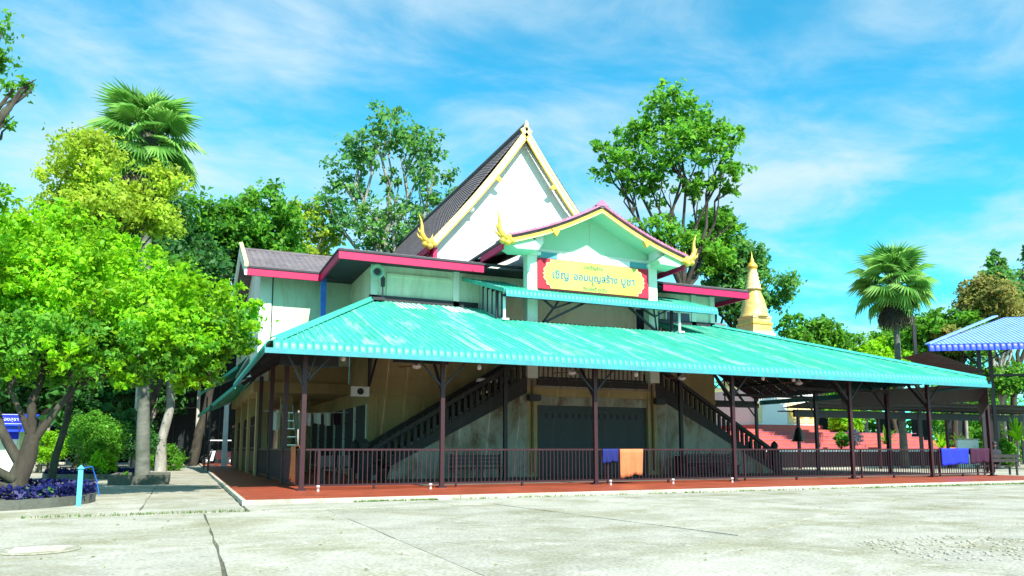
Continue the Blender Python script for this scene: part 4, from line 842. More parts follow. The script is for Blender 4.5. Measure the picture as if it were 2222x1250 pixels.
# red stepped terrace and chedi
tr = thing('stepped_terrace', 'red tiled stepped terrace climbing to the golden chedi', 'terrace', (41, 40, 0))
for k in range(9):
    B('step', 'red_step', tr, (30.5, 37.0 + k * .55, -.05 + k * .27, 56.5 - k * .6, 37.0 + (k + 1) * .55 - .004, .22 + k * .27))
nos = MB().box(30.5, 0, 0, 52.2, .07, .03).mesh('step_line')
for k in range(9): link('step_line', nos, 'pink_tile', tr, T((0, 36.975 + k * .55, .195 + k * .27)))  # pale lines added to set the evenly lit steps apart
B('terrace_body', 'red_step', tr, (30.5, 41.96, -.05, 51, 53, 2.38))
B('upper_step', 'red_step', tr, (36.4, 42.4, 2.383, 45.4, 52, 2.6))
ch = thing('chedi', 'slender white and gold chedi spire rising behind the right hall roof', 'stupa', (41.3, 46.6, 2.6))
cx_, cy_ = 41.3, 46.6
def sqbox(h0, h1, r, m, nm):
    r = r if h0 < 5.5 else r * .74
    B(nm, m, ch, (cx_ - r, cy_ - r, h0, cx_ + r, cy_ + r, h1))
sqbox(2.603, 2.95, 3.3, 'red_step', 'plinth'); sqbox(2.953, 5.6, 3.0, 'wall_white', 'base')
for i in range(3):
    x0 = cx_ + .15 + i * .95
    pn = B('panel', 'cream_gold', ch, (x0, cy_ - 3.05, 3.1, x0 + .78, cy_ - 3.003, 4.6)); MB().tube([(x0 + .39, cy_ - 3.09, 3.75), (x0 + .39, cy_ - 3.051, 3.75)], .27, 14).build('rosette', 'gold', pn)
B('panel', 'cream_gold', ch, (cx_ - 2.95, cy_ - 3.05, 3.1, cx_ - 2.3, cy_ - 3.003, 4.6))
for h0, h1, r, m_, nm in ((5.603, 6.0, 3.15, 'cream_gold', 'cornice'), (6.003, 7.2, 2.5, 'cream_gold', 'tier'), (7.203, 7.5, 2.65, 'cream_gold', 'cornice'), (7.503, 8.8, 2.0, 'wall_white', 'tier'), (8.803, 9.05, 2.1, 'cream_gold', 'cornice'), (9.053, 10.2, 1.5, 'wall_white', 'tier'), (10.203, 10.4, 1.36, 'cream_gold', 'cornice'), (10.403, 10.9, 1.26, 'chedi_gold', 'tier'), (10.903, 11.05, 1.34, 'gold', 'cornice'), (11.053, 11.4, 1.2, 'chedi_gold', 'tier'), (11.403, 11.55, 1.27, 'cream_gold', 'cornice')): sqbox(h0, h1, r, m_, nm)
MB().lathe([(1.16, 11.553), (1.12, 11.7), (1.02, 11.9), (.95, 12.5), (.82, 13.0), (.66, 13.4), (.52, 13.75)], (cx_, cy_, 0), 12, sq=True).build('bell', 'chedi_gold', ch)
MB().lathe([(.5, 13.75), (.72, 13.8), (.6, 13.95), (.55, 14.0), (.62, 14.2), (.50, 14.3), (.56, 14.5), (.45, 14.6), (.5, 14.8), (.4, 14.9), (.44, 15.1), (.33, 15.3), (.38, 15.45)], (cx_, cy_, 0), 16).build('rings', 'cream_gold', ch)
MB().lathe([(.3, 15.45), (.42, 15.6), (.44, 15.75), (.3, 15.95), (.16, 16.1), (.17, 16.25), (.06, 16.5), (.01, 17.0)], (cx_, cy_, 0), 14).build('spire', 'gold', ch)
# blue pavilion at right edge
bp_ = thing('blue_roof_pavilion', 'open pavilion with white sheet roof and bright blue scalloped eave at right', 'pavilion', (37.8, 28.9, 0), R_(-34)); bp_['_w'] = 1
# local frame: x along eave to the right, y back
for i in range(13):
    vs, fs = ribbed((0, 0, 6.9), (1, 0, 0), (0, 1, .42), trap(i * .9, i * .9 + .897, .225), lambda u: 0, lambda u: min(6.0, max(.02, u * .95)), .04, 1, nrm=(0, -.3, .95)); MB().add(vs, fs).build('roof_sheet', 'white_sheet', bp_)
MB().bar((0, 0, 6.98), (6, 5.9, 9.4), .3, .08).build('hip_cap', 'white_sheet', bp_)
sc3 = scallop_mesh(.3)
for i in range(38): link('scallop', sc3, 'blue_sheet', bp_, T((.15 + i * .3, 0, 6.9)) @ Matrix.Diagonal((1, 1, 1.6, 1)))
for x, y in ((3.1, 1.4), (4.9, 4.4), (8.5, 1.4), (0.9, 4.8)): B('post', 'steel_dark', bp_, (x - .09, y - .09, 0, x + .09, y + .09, 6.9 + y * .42 - .1))
for k in range(6): MB().bar((.25 + (.35 + k * .85) * 1.17, .35 + k * .85, 6.82 + (.35 + k * .85) * .40), (11, .35 + k * .85, 6.82 + (.35 + k * .85) * .40), .07, .1).build('purlin', 'steel_dark', bp_)
MB().bar((3.1, 1.4, 5.9), (1.6, .5, 6.85), .08).bar((3.1, 1.4, 5.9), (4.8, .6, 6.9), .08).bar((.5, 4.8, 5.6), (11, 4.8, 5.6), .1, .14).build('brace', 'steel_dark', bp_)
vs, fs = ribbed((.1, .2, 6.6), (1, .3, -.33), (-.2, 1, 0), trap(0, 3.6, .225), lambda u: 0, lambda u: 3.0, .03, 1, nrm=(0, 0, 1)); MB().add(vs, fs).build('gutter_sheet', 'shutter_grey', bp_)

# seated person at the right post
pe = thing('person', 'person in dark clothes sitting on a bench at the right end of the railing', 'person', (31.55, 21.3, .1), R_(155)); pe['_w'] = 1
def skin_mesh(nm, verts, edges, rad, m, parent, root=0, sub=2):
    me = bpy.data.meshes.new(nm); me.from_pydata(verts, edges, []); o = bpy.data.objects.new(nm, me); COL.objects.link(o); o.modifiers.new('s', 'SKIN')
    for i, r in enumerate(rad): me.skin_vertices[0].data[i].radius = r if isinstance(r, tuple) else (r, r)
    for i in range(len(verts)): me.skin_vertices[0].data[i].use_root = (i == root)
    sb = o.modifiers.new('d', 'SUBSURF'); sb.levels = sb.render_levels = sub
    bpy.context.view_layer.update(); m2 = bpy.data.meshes.new_from_object(o.evaluated_get(bpy.context.evaluated_depsgraph_get())); bpy.data.objects.remove(o)
    m2.materials.clear(); m2.polygons.foreach_set('use_smooth', [True] * len(m2.polygons)); return link(nm, m2, m, parent)
# local: faces -y, seat at z 0.45
V_ = [(0, 0, .52), (0, .02, .72), (0, .0, .95), (0, -.02, 1.06), (0, -.04, 1.14), (0, -.06, 1.24), (0, -.065, 1.33),
      (.18, .0, 1.0), (.25, -.08, .78), (.16, -.3, .66), (.10, -.38, .64), (-.18, .0, 1.0), (-.25, -.08, .78), (-.16, -.3, .66), (-.10, -.38, .64),
      (.10, -.05, .52), (.13, -.42, .53), (.13, -.42, .12), (.13, -.55, .04), (-.10, -.05, .52), (-.13, -.42, .53), (-.13, -.40, .12), (-.13, -.53, .04)]
E_ = [(0, 1), (1, 2), (2, 3), (3, 4), (4, 5), (5, 6), (2, 7), (7, 8), (8, 9), (9, 10), (2, 11), (11, 12), (12, 13), (13, 14), (0, 15), (15, 16), (16, 17), (17, 18), (0, 19), (19, 20), (20, 21), (21, 22)]
r_ = [.15, (.15, .11), (.15, .11), .06, .055, (.08, .095), (.07, .085), .065, .05, .04, .035, .065, .05, .04, .035, .09, .065, .045, .035, .09, .065, .045, .035]
skin_mesh('body', V_, E_, r_, 'shaded_cloth', pe)  # clothes coloured near black to stand for the shade on the sitter
MB().lathe([(.03, -.13), (.07, -.10), (.088, -.02), (.092, .05), (.07, .1), (.03, .12)], (0, -.06, 1.27), 14).build('head', 'skin', pe)
MB().lathe([(.095, .0), (.1, .06), (.08, .12), (.03, .145)], (0, -.045, 1.27), 14).build('hair', 'black', pe)
MB().lathe([(.012, 0), (.016, .01), (.006, .035)], (0, -.15, 1.25), 8).build('nose', 'skin', pe)
for sx in (-1, 1):
    hd = MB().lathe([(.02, -.045), (.04, -.02), (.042, .02), (.025, .05)], (sx * .10, -.40, .63), 8)
    for f_ in range(4): hd.tube([(sx * .10 + (f_ - 1.5) * .017, -.43, .63), (sx * .10 + (f_ - 1.5) * .018, -.475, .62), (sx * .10 + (f_ - 1.5) * .018, -.50, .59)], [.0095, .009, .007], 6)
    hd.tube([(sx * .07, -.41, .63), (sx * .045, -.45, .62)], [.011, .008], 6).build('hand', 'skin', pe)
t = thing('bench', 'dark bench carrying the seated person by the right post', 'bench', (31.6, 21.35, .1), R_(155)); t['_w'] = 1
for j in range(3): B('seat_slat', 'dark_wood', t, (-.8, -.25 + j * .2, .36, .8, -.08 + j * .2, .40))
for x in (-.7, .64): B('leg', 'steel_dark', t, (x, -.22, 0, x + .06, -.16, .36)); B('leg', 'steel_dark', t, (x, .26, 0, x + .06, .32, .9))
for j in range(2): B('back_slat', 'dark_wood', t, (-.8, .33, .55 + j * .18, .8, .36, .68 + j * .18))

# ================================================================== PALMS
def fan_leaf():
    """one fan frond: stalk plus pleated radiating blades; built along +x"""
    b = MB(); b.tube([(0, 0, 0), (.5, 0, .06), (1.0, 0, .05)], [.035, .025, .02], 5)
    n = 26
    for i in range(n):
        a = R_(-125 + 250 * i / (n - 1)); ln = (1.0 - .25 * abs(a) / 2.2) * random.uniform(.9, 1.08); da = R_(5.2)
        tip = Vector((1.0 + ln * math.cos(a), ln * math.sin(a), .05 - .32 * ln * ln - random.uniform(0, .12))); mid = .55
        p0 = Vector((1.0, 0, .06)); l = Vector((1.0 + mid * ln * math.cos(a - da), mid * ln * math.sin(a - da), .05 - .04)); r = Vector((1.0 + mid * ln * math.cos(a + da), mid * ln * math.sin(a + da), .05 - .04)); md = Vector((1.0 + mid * ln * math.cos(a), mid * ln * math.sin(a), .09))
        b.add([p0, l, md, r, tip], [(0, 1, 2), (0, 2, 3), (1, 4, 2), (2, 4, 3)])
    return b.mesh('frond')
fl_me = [fan_leaf() for _ in range(3)]; fl_dry = fan_leaf()
def palm(label, base, h, s, n=38, lean=(0, 0), r=.2, dry=10):
    t = thing('palm_tree', label, 'palm tree', base, 0); bx, by, bz = base
    top = Vector((bx + lean[0], by + lean[1], bz + h))
    pts = [Vector(base).lerp(top, i / 14) + Vector((0, 0, -.15 if i == 0 else 0)) for i in range(15)]
    MB().tube(pts, [r * (1.35 if i == 0 else 1.12 if i < 3 else 1 - .012 * i) * (1 + .05 * (i % 2)) for i in range(15)], 14).build('trunk', 'palm_bark', t)
    b = MB().lathe([(r * .9, -1.0 * s), (r * 1.6, -.6 * s), (r * 1.8, -.1 * s), (r * 1.2, .3 * s), (.03, .5 * s)], top, 10).build('crown_shaft', 'palm_dry', t)
    for i in range(n):
        f = i / n; el = R_(88 - 140 * f ** .9 + random.uniform(-8, 8)); az = i * 2.39996 + random.uniform(-.2, .2); sc_ = s * random.uniform(.85, 1.12) * (0.8 if f < .12 else 1)
        m4 = T(top + Vector((0, 0, .2 * s - .5 * s * f))) @ Matrix.Rotation(az, 4, 'Z') @ Matrix.Rotation(-el, 4, 'Y') @ Matrix.Rotation(random.uniform(-.5, .5), 4, 'X') @ Matrix.Diagonal((sc_, sc_, sc_, 1))
        link('frond', fl_me[i % 3], 'palm_leaf', t, m4)
    for i in range(dry):
        az = i * 6.283 / dry + .3; m4 = T(top + Vector((0, 0, -.55 * s))) @ Matrix.Rotation(az, 4, 'Z') @ Matrix.Rotation(R_(62 + random.uniform(-6, 10)), 4, 'Y') @ Matrix.Diagonal((s * .9, s * .9, s * .9, 1)); link('frond', fl_dry, 'palm_dry', t, m4)
    return t
palm('tall sugar palm on the left with fan fronds rising above the lime green tree', (-1.25, 30.5, 0), 12.9, 1.08, 60, (-.5, .2), .20)
palm('sugar palm on the right with round fan crown above the turquoise canopy', (41.2, 33.6, 0), 11.7, 1.38, 58, (0, 0), .2)

# ================================================================== TREES
def blobs(c, R, k, r, seed=0, squash=.85):
    rn = random.Random(seed); o = []
    for i in range(k):
        d = Vector((rn.gauss(0, 1), rn.gauss(0, 1), rn.gauss(0, .8))).normalized() * rn.random() ** .4
        q = r * rn.uniform(.7, 1.25); o.append(((c[0] + d.x * R[0], c[1] + d.y * R[1], c[2] + d.z * R[2]), (q, q, q * squash)))
    return o
# big lime tree in the raised bed, front left
LT = [((-4.6, 22.2, 5.4), (1.9, 1.9, 1.6)), ((-2.6, 21.6, 5.0), (1.8, 1.7, 1.5)), ((-1.0, 21.6, 4.6), (1.7, 1.6, 1.35)), ((0.35, 21.6, 4.5), (1.35, 1.3, 1.25)), ((-3.4, 21.0, 3.7), (1.7, 1.5, 1.0)), ((-1.6, 20.8, 3.6), (1.6, 1.4, .9)), ((.2, 21.2, 3.7), (1.1, 1.1, .85)), ((-2.9, 22.8, 6.5), (1.5, 1.5, 1.1)), ((-4.9, 23.2, 7.1), (1.3, 1.3, 1.0)), ((-5.6, 21.2, 4.2), (1.8, 1.6, 1.3)), ((-.9, 22.4, 5.9), (1.2, 1.2, .9)), ((-6.6, 22.0, 6.2), (1.6, 1.5, 1.3)), ((.95, 21.3, 4.3), (.7, .8, .9))]
lt = thing('broad_tree', 'broad lime green tree growing from the raised bed at front left', 'tree', (-3.6, 20.6, .3))
fk = Vector((-3.35, 20.9, 1.3)); MB().tube([(-3.5, 20.6, .1), (-3.45, 20.7, .5), (-3.3, 20.8, 1.0), (-3.25, 20.9, 1.5)], [.33, .23, .2, .16], 12).build('trunk', 'bark', lt)
for p, r0 in (([(-3.45, 20.75, .9), (-3.9, 20.9, 1.7), (-4.2, 21.2, 2.7), (-4.6, 21.8, 4.2)], .15), ([(-3.3, 20.9, 1.3), (-3.35, 21.1, 2.3), (-3.2, 21.5, 3.4), (-3.0, 22.3, 5.4)], .15), ([(-3.25, 20.9, 1.3), (-2.75, 20.9, 2.2), (-2.2, 21.1, 3.0), (-1.4, 21.5, 4.2)], .12), ([(-2.4, 20.95, 2.7), (-1.5, 21.0, 3.2), (-.4, 21.2, 3.5), (.5, 21.4, 4.0)], .07), ([(-3.5, 20.5, .5), (-4.2, 20.1, .95), (-4.9, 19.8, 1.2), (-5.8, 19.6, 2.2)], .14), ([(-3.5, 20.4, .3), (-4.1, 19.9, .55), (-4.9, 19.5, .6), (-5.8, 19.0, 1.0)], .12), ([(-3.2, 21.4, 3.2), (-2.7, 21.3, 2.7), (-2.4, 21.0, 3.6), (-2.2, 21.2, 4.6)], .06), ([(-3.3, 20.9, 1.5), (-3.8, 21.0, 2.6), (-3.6, 21.0, 3.4), (-3.5, 21.2, 4.4)], .09)):
    MB().tube(wob(p[0], p[1], 2, .1) + wob(p[1], p[2], 2, .1)[1:] + wob(p[2], p[3], 2, .1)[1:], [r0 * .8 * (1 - .11 * i) for i in range(7)], 8).build('limb', 'bark', lt)
hi_ = [b for b in LT if b[0][2] > 4.35]; lo_ = [b for b in LT if b[0][2] <= 4.35]
LX = [((-4.9, 20.6, 3.0), (.9, .8, .6)), ((-5.6, 20.4, 3.4), (.9, .8, .7)), ((.3, 20.9, 3.2), (.7, .6, .45)), ((-1.3, 20.5, 3.1), (.7, .6, .4)), ((-.1, 21.6, 3.1), (.6, .6, .4)), ((-5.3, 23.4, 7.7), (.7, .7, .5)), ((-3.3, 22.6, 7.3), (.7, .7, .5)), ((-1.6, 22.3, 6.6), (.6, .6, .5)), ((.9, 21.6, 5.4), (.5, .5, .45)), ((1.55, 21.5, 4.9), (.4, .5, .4)), ((-2.2, 21.0, 6.0), (.6, .6, .5)), ((1.5, 21.3, 4.2), (.4, .5, .45)), ((-4.0, 22.0, 6.7), (.6, .6, .5)), ((.0, 20.6, 5.3), (.5, .5, .4)), ((-1.9, 20.2, 4.8), (.6, .5, .4)), ((-3.8, 20.4, 5.2), (.7, .6, .5)), ((-.6, 20.2, 3.9), (.5, .5, .4)), ((-2.6, 19.9, 3.4), (.6, .5, .4))]
crown('crown', hi_ + LX, 44000, .14, 'leaf_lime', lt, clump=.2, per=34, shell=.4, flat=.35)
crown('crown', lo_, 18000, .135, 'leaf_green', lt, clump=.2, per=34, shell=.4, flat=.2); crown('crown', lo_ + hi_[:4], 9000, .13, 'leaf_lime', lt, clump=.2, per=34, shell=.6, flat=.2)  # lower crown in darker green, its shading put into the leaf colour
tree('light olive feathery tree behind the broad lime tree and before the palm', (-3.6, 26.6, 0), blobs((-2.45, 26.2, 9.1), (1.6, 1.4, 1.8), 12, .9, 3) + [((-4.3, 26.8, 8.2), (.9, .9, .7)), ((-3.9, 26.6, 9.6), (.7, .7, .6)), ((-3.0, 26.2, 10.6), (.7, .7, .6)), ((-.7, 25.9, 9.9), (.6, .6, .6)), ((-.9, 25.9, 8.4), (.7, .7, .6)), ((-2.7, 26.1, 7.4), (.9, .9, .6))], 21000, .15, 'leaf_olive', .11, 'bark', fork=.7, shell=.35, clump=.3, flat=.25)
tree('tall lime green tree standing behind the left edge of the broad tree', (-9.5, 30, 0), blobs((-8.2, 30, 7.6), (2.0, 1.8, 1.3), 8, 1.3, 5), 14000, .2, 'leaf_lime', .2, shell=.5)
tree('dark green tree right of the tall left palm behind the wing roof', (0.6, 58, 0), blobs((3.0, 57, 16.2), (4.2, 3.4, 5.0), 17, 2.1, 8), 17000, .40, 'leaf_mid', .35, shell=.4, clump=.26, per=24)
tree('deep green tree between the palm and the temple wing', (-2, 46, 0), blobs((-1.2, 45, 11.0), (2.6, 2.4, 3.6), 10, 1.9, 12), 16000, .32, 'leaf_dark', .3, shell=.5)
tree('tall open crowned tree left of the steep gable', (14.5, 59, 0), [((14.3, 58.5, 27.6), (2.3, 2.3, 1.8)), ((12.4, 59, 25.6), (2.2, 2.2, 2.2)), ((16.6, 57.5, 25.8), (2.2, 2.2, 2.0)), ((11.2, 60, 22.8), (2.0, 2.0, 2.3)), ((17.8, 57, 23.4), (1.9, 1.9, 2.2)), ((10.2, 60.5, 20.2), (2.0, 2.0, 2.2)), ((13.2, 59, 19.4), (2.6, 2.4, 2.2)), ((16.2, 58, 19.4), (2.6, 2.4, 2.6)), ((13.6, 59, 16.2), (2.6, 2.4, 2.0)), ((17, 58, 16.5), (2.2, 2.0, 2.0)), ((14.5, 58.6, 23.0), (1.1, 1.1, 1.2)), ((18.6, 57, 21), (1.3, 1.3, 1.4))], 8500, .42, 'leaf_blue', .42, 'bark_pale', fork=.9, shell=.3, clump=.26, per=20)
tree('olive tinged tree left of the tall open crowned one', (8.5, 62, 0), blobs((8.3, 62, 17.0), (2.6, 2.2, 3.6), 10, 1.7, 21), 5000, .42, 'leaf_olive', .3, 'bark_pale', fork=.7, shell=.35, clump=.3, per=18)
tree('short bright green tree above the left wing roof', (6.2, 56, 0), blobs((6.6, 56, 14.0), (2.2, 2.0, 2.2), 8, 1.5, 25), 4500, .42, 'leaf_green', .3, shell=.4, clump=.3)
tree('tallest green tree rising right of the porch gable', (36, 48, 0), [((34.0, 47.5, 28.2), (2.3, 2.2, 1.9)), ((36.2, 46.6, 27.0), (2.3, 2.2, 2.0)), ((32.0, 49, 26.3), (1.8, 1.8, 1.5)), ((34.4, 47.4, 24.6), (2.8, 2.6, 2.2)), ((37.8, 46, 25.0), (2.0, 2.0, 1.7)), ((30.6, 49.4, 23.6), (2.1, 2.0, 1.8)), ((33.0, 48.5, 22.0), (2.3, 2.0, 1.6)), ((38.6, 45.8, 22.4), (1.5, 1.5, 1.5)), ((36.8, 47, 21.9), (1.8, 1.8, 1.2)), ((39.0, 45.4, 26.0), (.9, .9, .8)), ((33.4, 48.6, 18.0), (2.4, 2.2, 1.8)), ((36.6, 47.6, 16.8), (2.8, 2.5, 1.8)), ((39.2, 46.5, 19.2), (1.1, 1.1, 1.4)), ((29.5, 50, 25), (1.0, 1.0, .9))], 11500, .42, 'leaf_green', .3, 'bark', fork=.8, shell=.3, clump=.27, per=22)
tree('dark leafed tree behind the chedi spire', (44.5, 54, 0), blobs((44.4, 51.5, 16.0), (2.9, 2.4, 4.2), 14, 1.8, 31), 12000, .44, 'leaf_blue', .4, shell=.4, clump=.27, per=24, extra=[(blobs((41.4, 50.6, 19.2), (1.8, 1.4, 2.4), 5, 1.6, 33), 6000, .4, 'leaf_green')])
tree('bright green treetop between the two gables', (28, 56, 0), blobs((28.2, 56, 19.4), (2.2, 2, 1.4), 6, 1.5, 35), 8000, .4, 'leaf_green', .35, shell=.45)
tree('round bushy tree right of the chedi', (47.2, 46.5, 0), blobs((47.2, 46.6, 9.8), (2.0, 2.0, 2.0), 10, 1.4, 41), 12000, .34, 'leaf_mid', .3, shell=.5)
tree('low lime green tree beside the chedi base', (46.4, 50.5, 0), blobs((46.4, 50.5, 8.8), (2.4, 2, 1.4), 7, 1.5, 43), 9000, .32, 'leaf_lime', .25, shell=.5)
tree('green tree behind the right palm trunk', (53.4, 44, 0), blobs((53.4, 44, 9.2), (3.4, 2.6, 2.0), 11, 1.7, 45), 15000, .34, 'leaf_green', .3, shell=.45)
tree('pale green tree low behind the right palm', (50.6, 41.6, 0), blobs((50.6, 41.6, 8.0), (2.6, 2.2, 1.6), 8, 1.4, 46), 10000, .3, 'leaf_lime', .25, shell=.45)
tree('green and tan tree right of the right palm', (54, 39.5, 0), blobs((54.0, 39.4, 11.0), (2.3, 2, 2.6), 10, 1.5, 47), 13000, .34, 'leaf_mid', .3, shell=.42, extra=[(blobs((54.0, 38.6, 10.0), (1.2, 1, 1.0), 4, 1.0, 48), 4000, .3, 'leaf_tan')])
tree('tan bamboo like tree above the blue pavilion', (58.2, 38.4, 0), blobs((58.0, 38.3, 12.0), (2.8, 2.0, 1.7), 10, 1.5, 49), 13000, .36, 'leaf_tan', .25, 'bark_pale', shell=.4, clump=.4)
tree('bluish conical tree at the right edge behind the tan one', (61.4, 40, 0), [((61.2, 40, 16.4), (.7, .7, 1.2)), ((61.0, 40, 15.0), (1.4, 1.3, 1.2)), ((61.6, 40, 13.6), (2.0, 1.8, 1.4)), ((61.0, 40, 12.2), (2.3, 2.0, 1.4)), ((64.3, 39, 14.2), (1.6, 1.6, 2.0)), ((64.8, 39, 17.6), (.9, .9, 1.3))], 14000, .38, 'leaf_blue', .35, shell=.42)
# leafy branch reaching in at the top left from a tree beside the camera
tree('tree just outside the left edge with a sparse branch reaching into the sky', (-7.2, 15.5, 0), [((-3.62, 18.1, 8.8), (.36, .4, .26)), ((-3.35, 18.05, 8.95), (.2, .3, .12)), ((-3.95, 18.16, 9.4), (.36, .4, .3)), ((-3.8, 18.27, 8.15), (.26, .3, .2)), ((-4.0, 18.1, 10.1), (.3, .4, .3)), ((-5.0, 17.6, 9.2), (.8, .8, .9)), ((-7.2, 16, 9.4), (1.5, 1.4, 1.2))], 3000, .13, 'leaf_green', .2, shell=.2, clump=.5, per=8)
# dense wood behind, left, its shade put into dark leaf colours: trees one can tell apart plus the mass behind them
BK = [(-13, 52), (-9.2, 60), (-6.0, 55), (-3.2, 63), (-16, 66), (-20, 58), (-1.2, 70), (-11, 74), (-25, 70), (-7, 82)]
wl_ = ['behind the blue roofed hut', 'second from the left edge', 'behind the clipped bushes', 'behind the palm trunk', 'far behind the hut', 'leftmost at the edge of the wood', 'nearest the dark net', 'deep behind the bushes', 'deepest at the left edge', 'farthest back in the middle']
for i, (x, y) in enumerate(BK):
    tree('tall dark wood tree ' + wl_[i], (x, y, 0), blobs((x, y, 9.5 + (i % 3)), (3.6, 3.2, 2.6), 8, 2.2, 60 + i) + blobs((x + .5, y - 1, 5.0), (3.0, 2.4, 1.6), 4, 1.7, 80 + i), 9000, .5, 'leaf_dark', .32, 'bark_pale' if i % 2 else 'bark', group='dark trees of the wood behind the bushes', name='wood_tree', shell=.4, clump=.4, per=12)
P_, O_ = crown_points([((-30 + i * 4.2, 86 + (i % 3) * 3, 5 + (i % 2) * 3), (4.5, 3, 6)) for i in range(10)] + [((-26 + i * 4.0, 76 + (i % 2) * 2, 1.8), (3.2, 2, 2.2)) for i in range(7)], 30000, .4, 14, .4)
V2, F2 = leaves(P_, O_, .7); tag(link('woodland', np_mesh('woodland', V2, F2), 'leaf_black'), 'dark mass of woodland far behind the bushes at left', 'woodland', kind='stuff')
P_, O_ = crown_points([((44 + i * 5, 66 + (i % 3) * 5 - i * 2.2, 4 + (i % 2) * 2), (5, 4, 5)) for i in range(12)] + [((54 + i * 4, 58 - i * 2.6, 2.5), (3.6, 2.6, 3.2)) for i in range(12)], 34000, .4, 14, .4)
V2, F2 = leaves(P_, O_, .6); tag(link('woodland', np_mesh('woodland', V2, F2), 'leaf_mid'), 'green mass of woodland beyond the terrace at right', 'woodland', kind='stuff')
net = thing('shade_net', 'tall black shade net wall beyond the left side path', 'net', (1.5, 66, 0)); 
for i in range(6): B('panel', 'shade_net', net, (-2.4 + i * 1.7, 66, 0, -.72 + i * 1.7, 66.06, 9.2)); B('pole', 'steel_dark', net, (-2.45 + i * 1.7, 65.9, 0, -2.37 + i * 1.7, 65.98, 9.4))
# rear lean-to edges on the left side
rl2 = thing('rear_canopy', 'lower turquoise lean-to roof behind the left side of the hall', 'canopy', (2, 40, 0))
for k, (a, b, c, d) in enumerate((((1.9, 33.2, 3.75), (.78, 48.5, 3.1), (2.7, 48.5, 4.0), (2.7, 33.2, 4.3)), ((2.2, 37.5, 5.0), (.8, 48.6, 4.4), (2.7, 48.6, 5.4), (2.7, 37.5, 5.6)))):
    n = 18; a, b, c, d = map(Vector, (a, b, c, d))
    for i in range(n):
        p0, p1 = a.lerp(b, i / n), a.lerp(b, (i + .97) / n); q0, q1 = d.lerp(c, i / n), d.lerp(c, (i + .97) / n); m0 = a.lerp(b, (i + .5) / n) + Vector((0, 0, .04)); m1 = d.lerp(c, (i + .5) / n) + Vector((0, 0, .04))
        MB().add([p0, m0, p1, q1, m1, q0], [(0, 1, 4, 5), (1, 2, 3, 4)]).build('roof_sheet', 'turquoise', rl2)
    MB().bar(a, b, .05, .16).build('edge_trim', 'turquoise_trim', rl2); MB().bar((2.7, 33.3, 4.2), (2.7, 48.5, 3.9 + k * 1.4), .08).build('wall_plate', 'steel_dark', rl2)
for y in (41, 48.4): B('post', 'steel_dark', rl2, (1.2, y, 0, 1.28, y + .08, 4.3 - (.9 if y < 45 else 0)))
pl = thing('utility_pole', 'thin pale concrete utility pole beside the black net', 'pole', (.95, 60, 0)); MB().tube([(.95, 60, 0), (.95, 60, 8.4)], [.14, .10], 10).build('shaft', 'kerb', pl); MB().tube([(.95, 60, 4.2), (-6, 58, 3.6), (-14, 56, 3.9)], .012, 4).build('cable', 'black_plastic', pl); B('clamp', 'steel_dark', pl, (.82, 59.86, 2.2, 1.08, 60.14, 2.7))

# ================================================================== LEFT FOREGROUND BED, PALM PLANTER, BUSHES
bed = thing('raised_bed', 'raised planting bed edged with dark violet foliage at front left', 'planter', (-4.6, 19.7, 0))
rim = []
for i in range(28):
    a = 2 * math.pi * i / 28; rim.append((-4.75 + 3.0 * math.cos(a), 19.8 + 2.75 * math.sin(a)))
for i in range(28):
    (x0, y0), (x1, y1) = rim[i], rim[(i + 1) % 28]; n_ = Vector((x0 + 4.75, y0 - 19.8, 0)).normalized() * .18
    MB().prism([(x0, y0, -.02), (x1 * .995 + x0 * .005, y1 * .995 + y0 * .005, -.02), (x1, y1, .2), (x0, y0, .2)], -n_).build('edging_stone', 'concrete_dark', bed)
MB().add([(x, y, .14) for x, y in rim], [tuple(range(28))]).build('soil', 'joint_dirt', bed)
pp = []; oo = []
for i in range(28 * 150):
    a = rng.random() * 6.283; r = 1 - .16 * rng.random(); pp.append((-4.75 + 2.98 * r * math.cos(a), 19.8 + 2.73 * r * math.sin(a), .12 + rng.random() * .34)); oo.append((math.cos(a), math.sin(a), .3))
V2, F2 = leaves(np.array(pp), np.array(oo), .12); vh = link('violet_foliage', np_mesh('violet_foliage', V2, F2), 'leaf_violet', bed); vh['kind'] = 'stuff'
def rosette(label, c, n, ln, w_, m, cat='plant', name='plant', group=None, up=.6, droop=.5, stem=0):
    t = thing(name, label, cat, c, 0, group); c = Vector(c); b = MB()
    if stem: MB().tube([c, c + Vector((.03, 0, stem))], [.06, .045], 7).build('stem', 'bark_pale', t)
    o = c + Vector((0, 0, stem))
    for i in range(n):
        az = i * 2.4 + random.uniform(-.2, .2); e = R_(random.uniform(10, 85)); l = ln * random.uniform(.7, 1.1); d = Vector((math.cos(az) * math.cos(e), math.sin(az) * math.cos(e), math.sin(e) * up + .1)); s_ = Vector((-math.sin(az), math.cos(az), 0)) * w_
        p = [o + d * l * t_ + Vector((0, 0, -droop * l * t_ ** 2.2 * (1 - e / 2))) for t_ in (0, .35, .7, 1)]
        b.add([p[0] - s_ * .4, p[0] + s_ * .4, p[1] - s_, p[1] + s_, p[2] - s_ * .8, p[2] + s_ * .8, p[3]], [(0, 1, 3, 2), (2, 3, 5, 4), (4, 5, 6)])
    b.build('leaves', m, t); return t
rosette('leafy plant with broad pale green leaves beside the aqua post', (-2.6, 19.1, .14), 16, .55, .09, 'leaf_green'); rosette('dark green leafy plant at the foot of the broad tree', (-3.05, 19.6, .14), 16, .5, .08, 'leaf_dark'); rosette('spiky plant at the left edge of the raised bed', (-5.2, 18.6, .14), 18, .7, .04, 'leaf_mid')
rosette('low green plant in the raised bed near its front edge', (-3.6, 18.3, .14), 14, .4, .07, 'leaf_green')
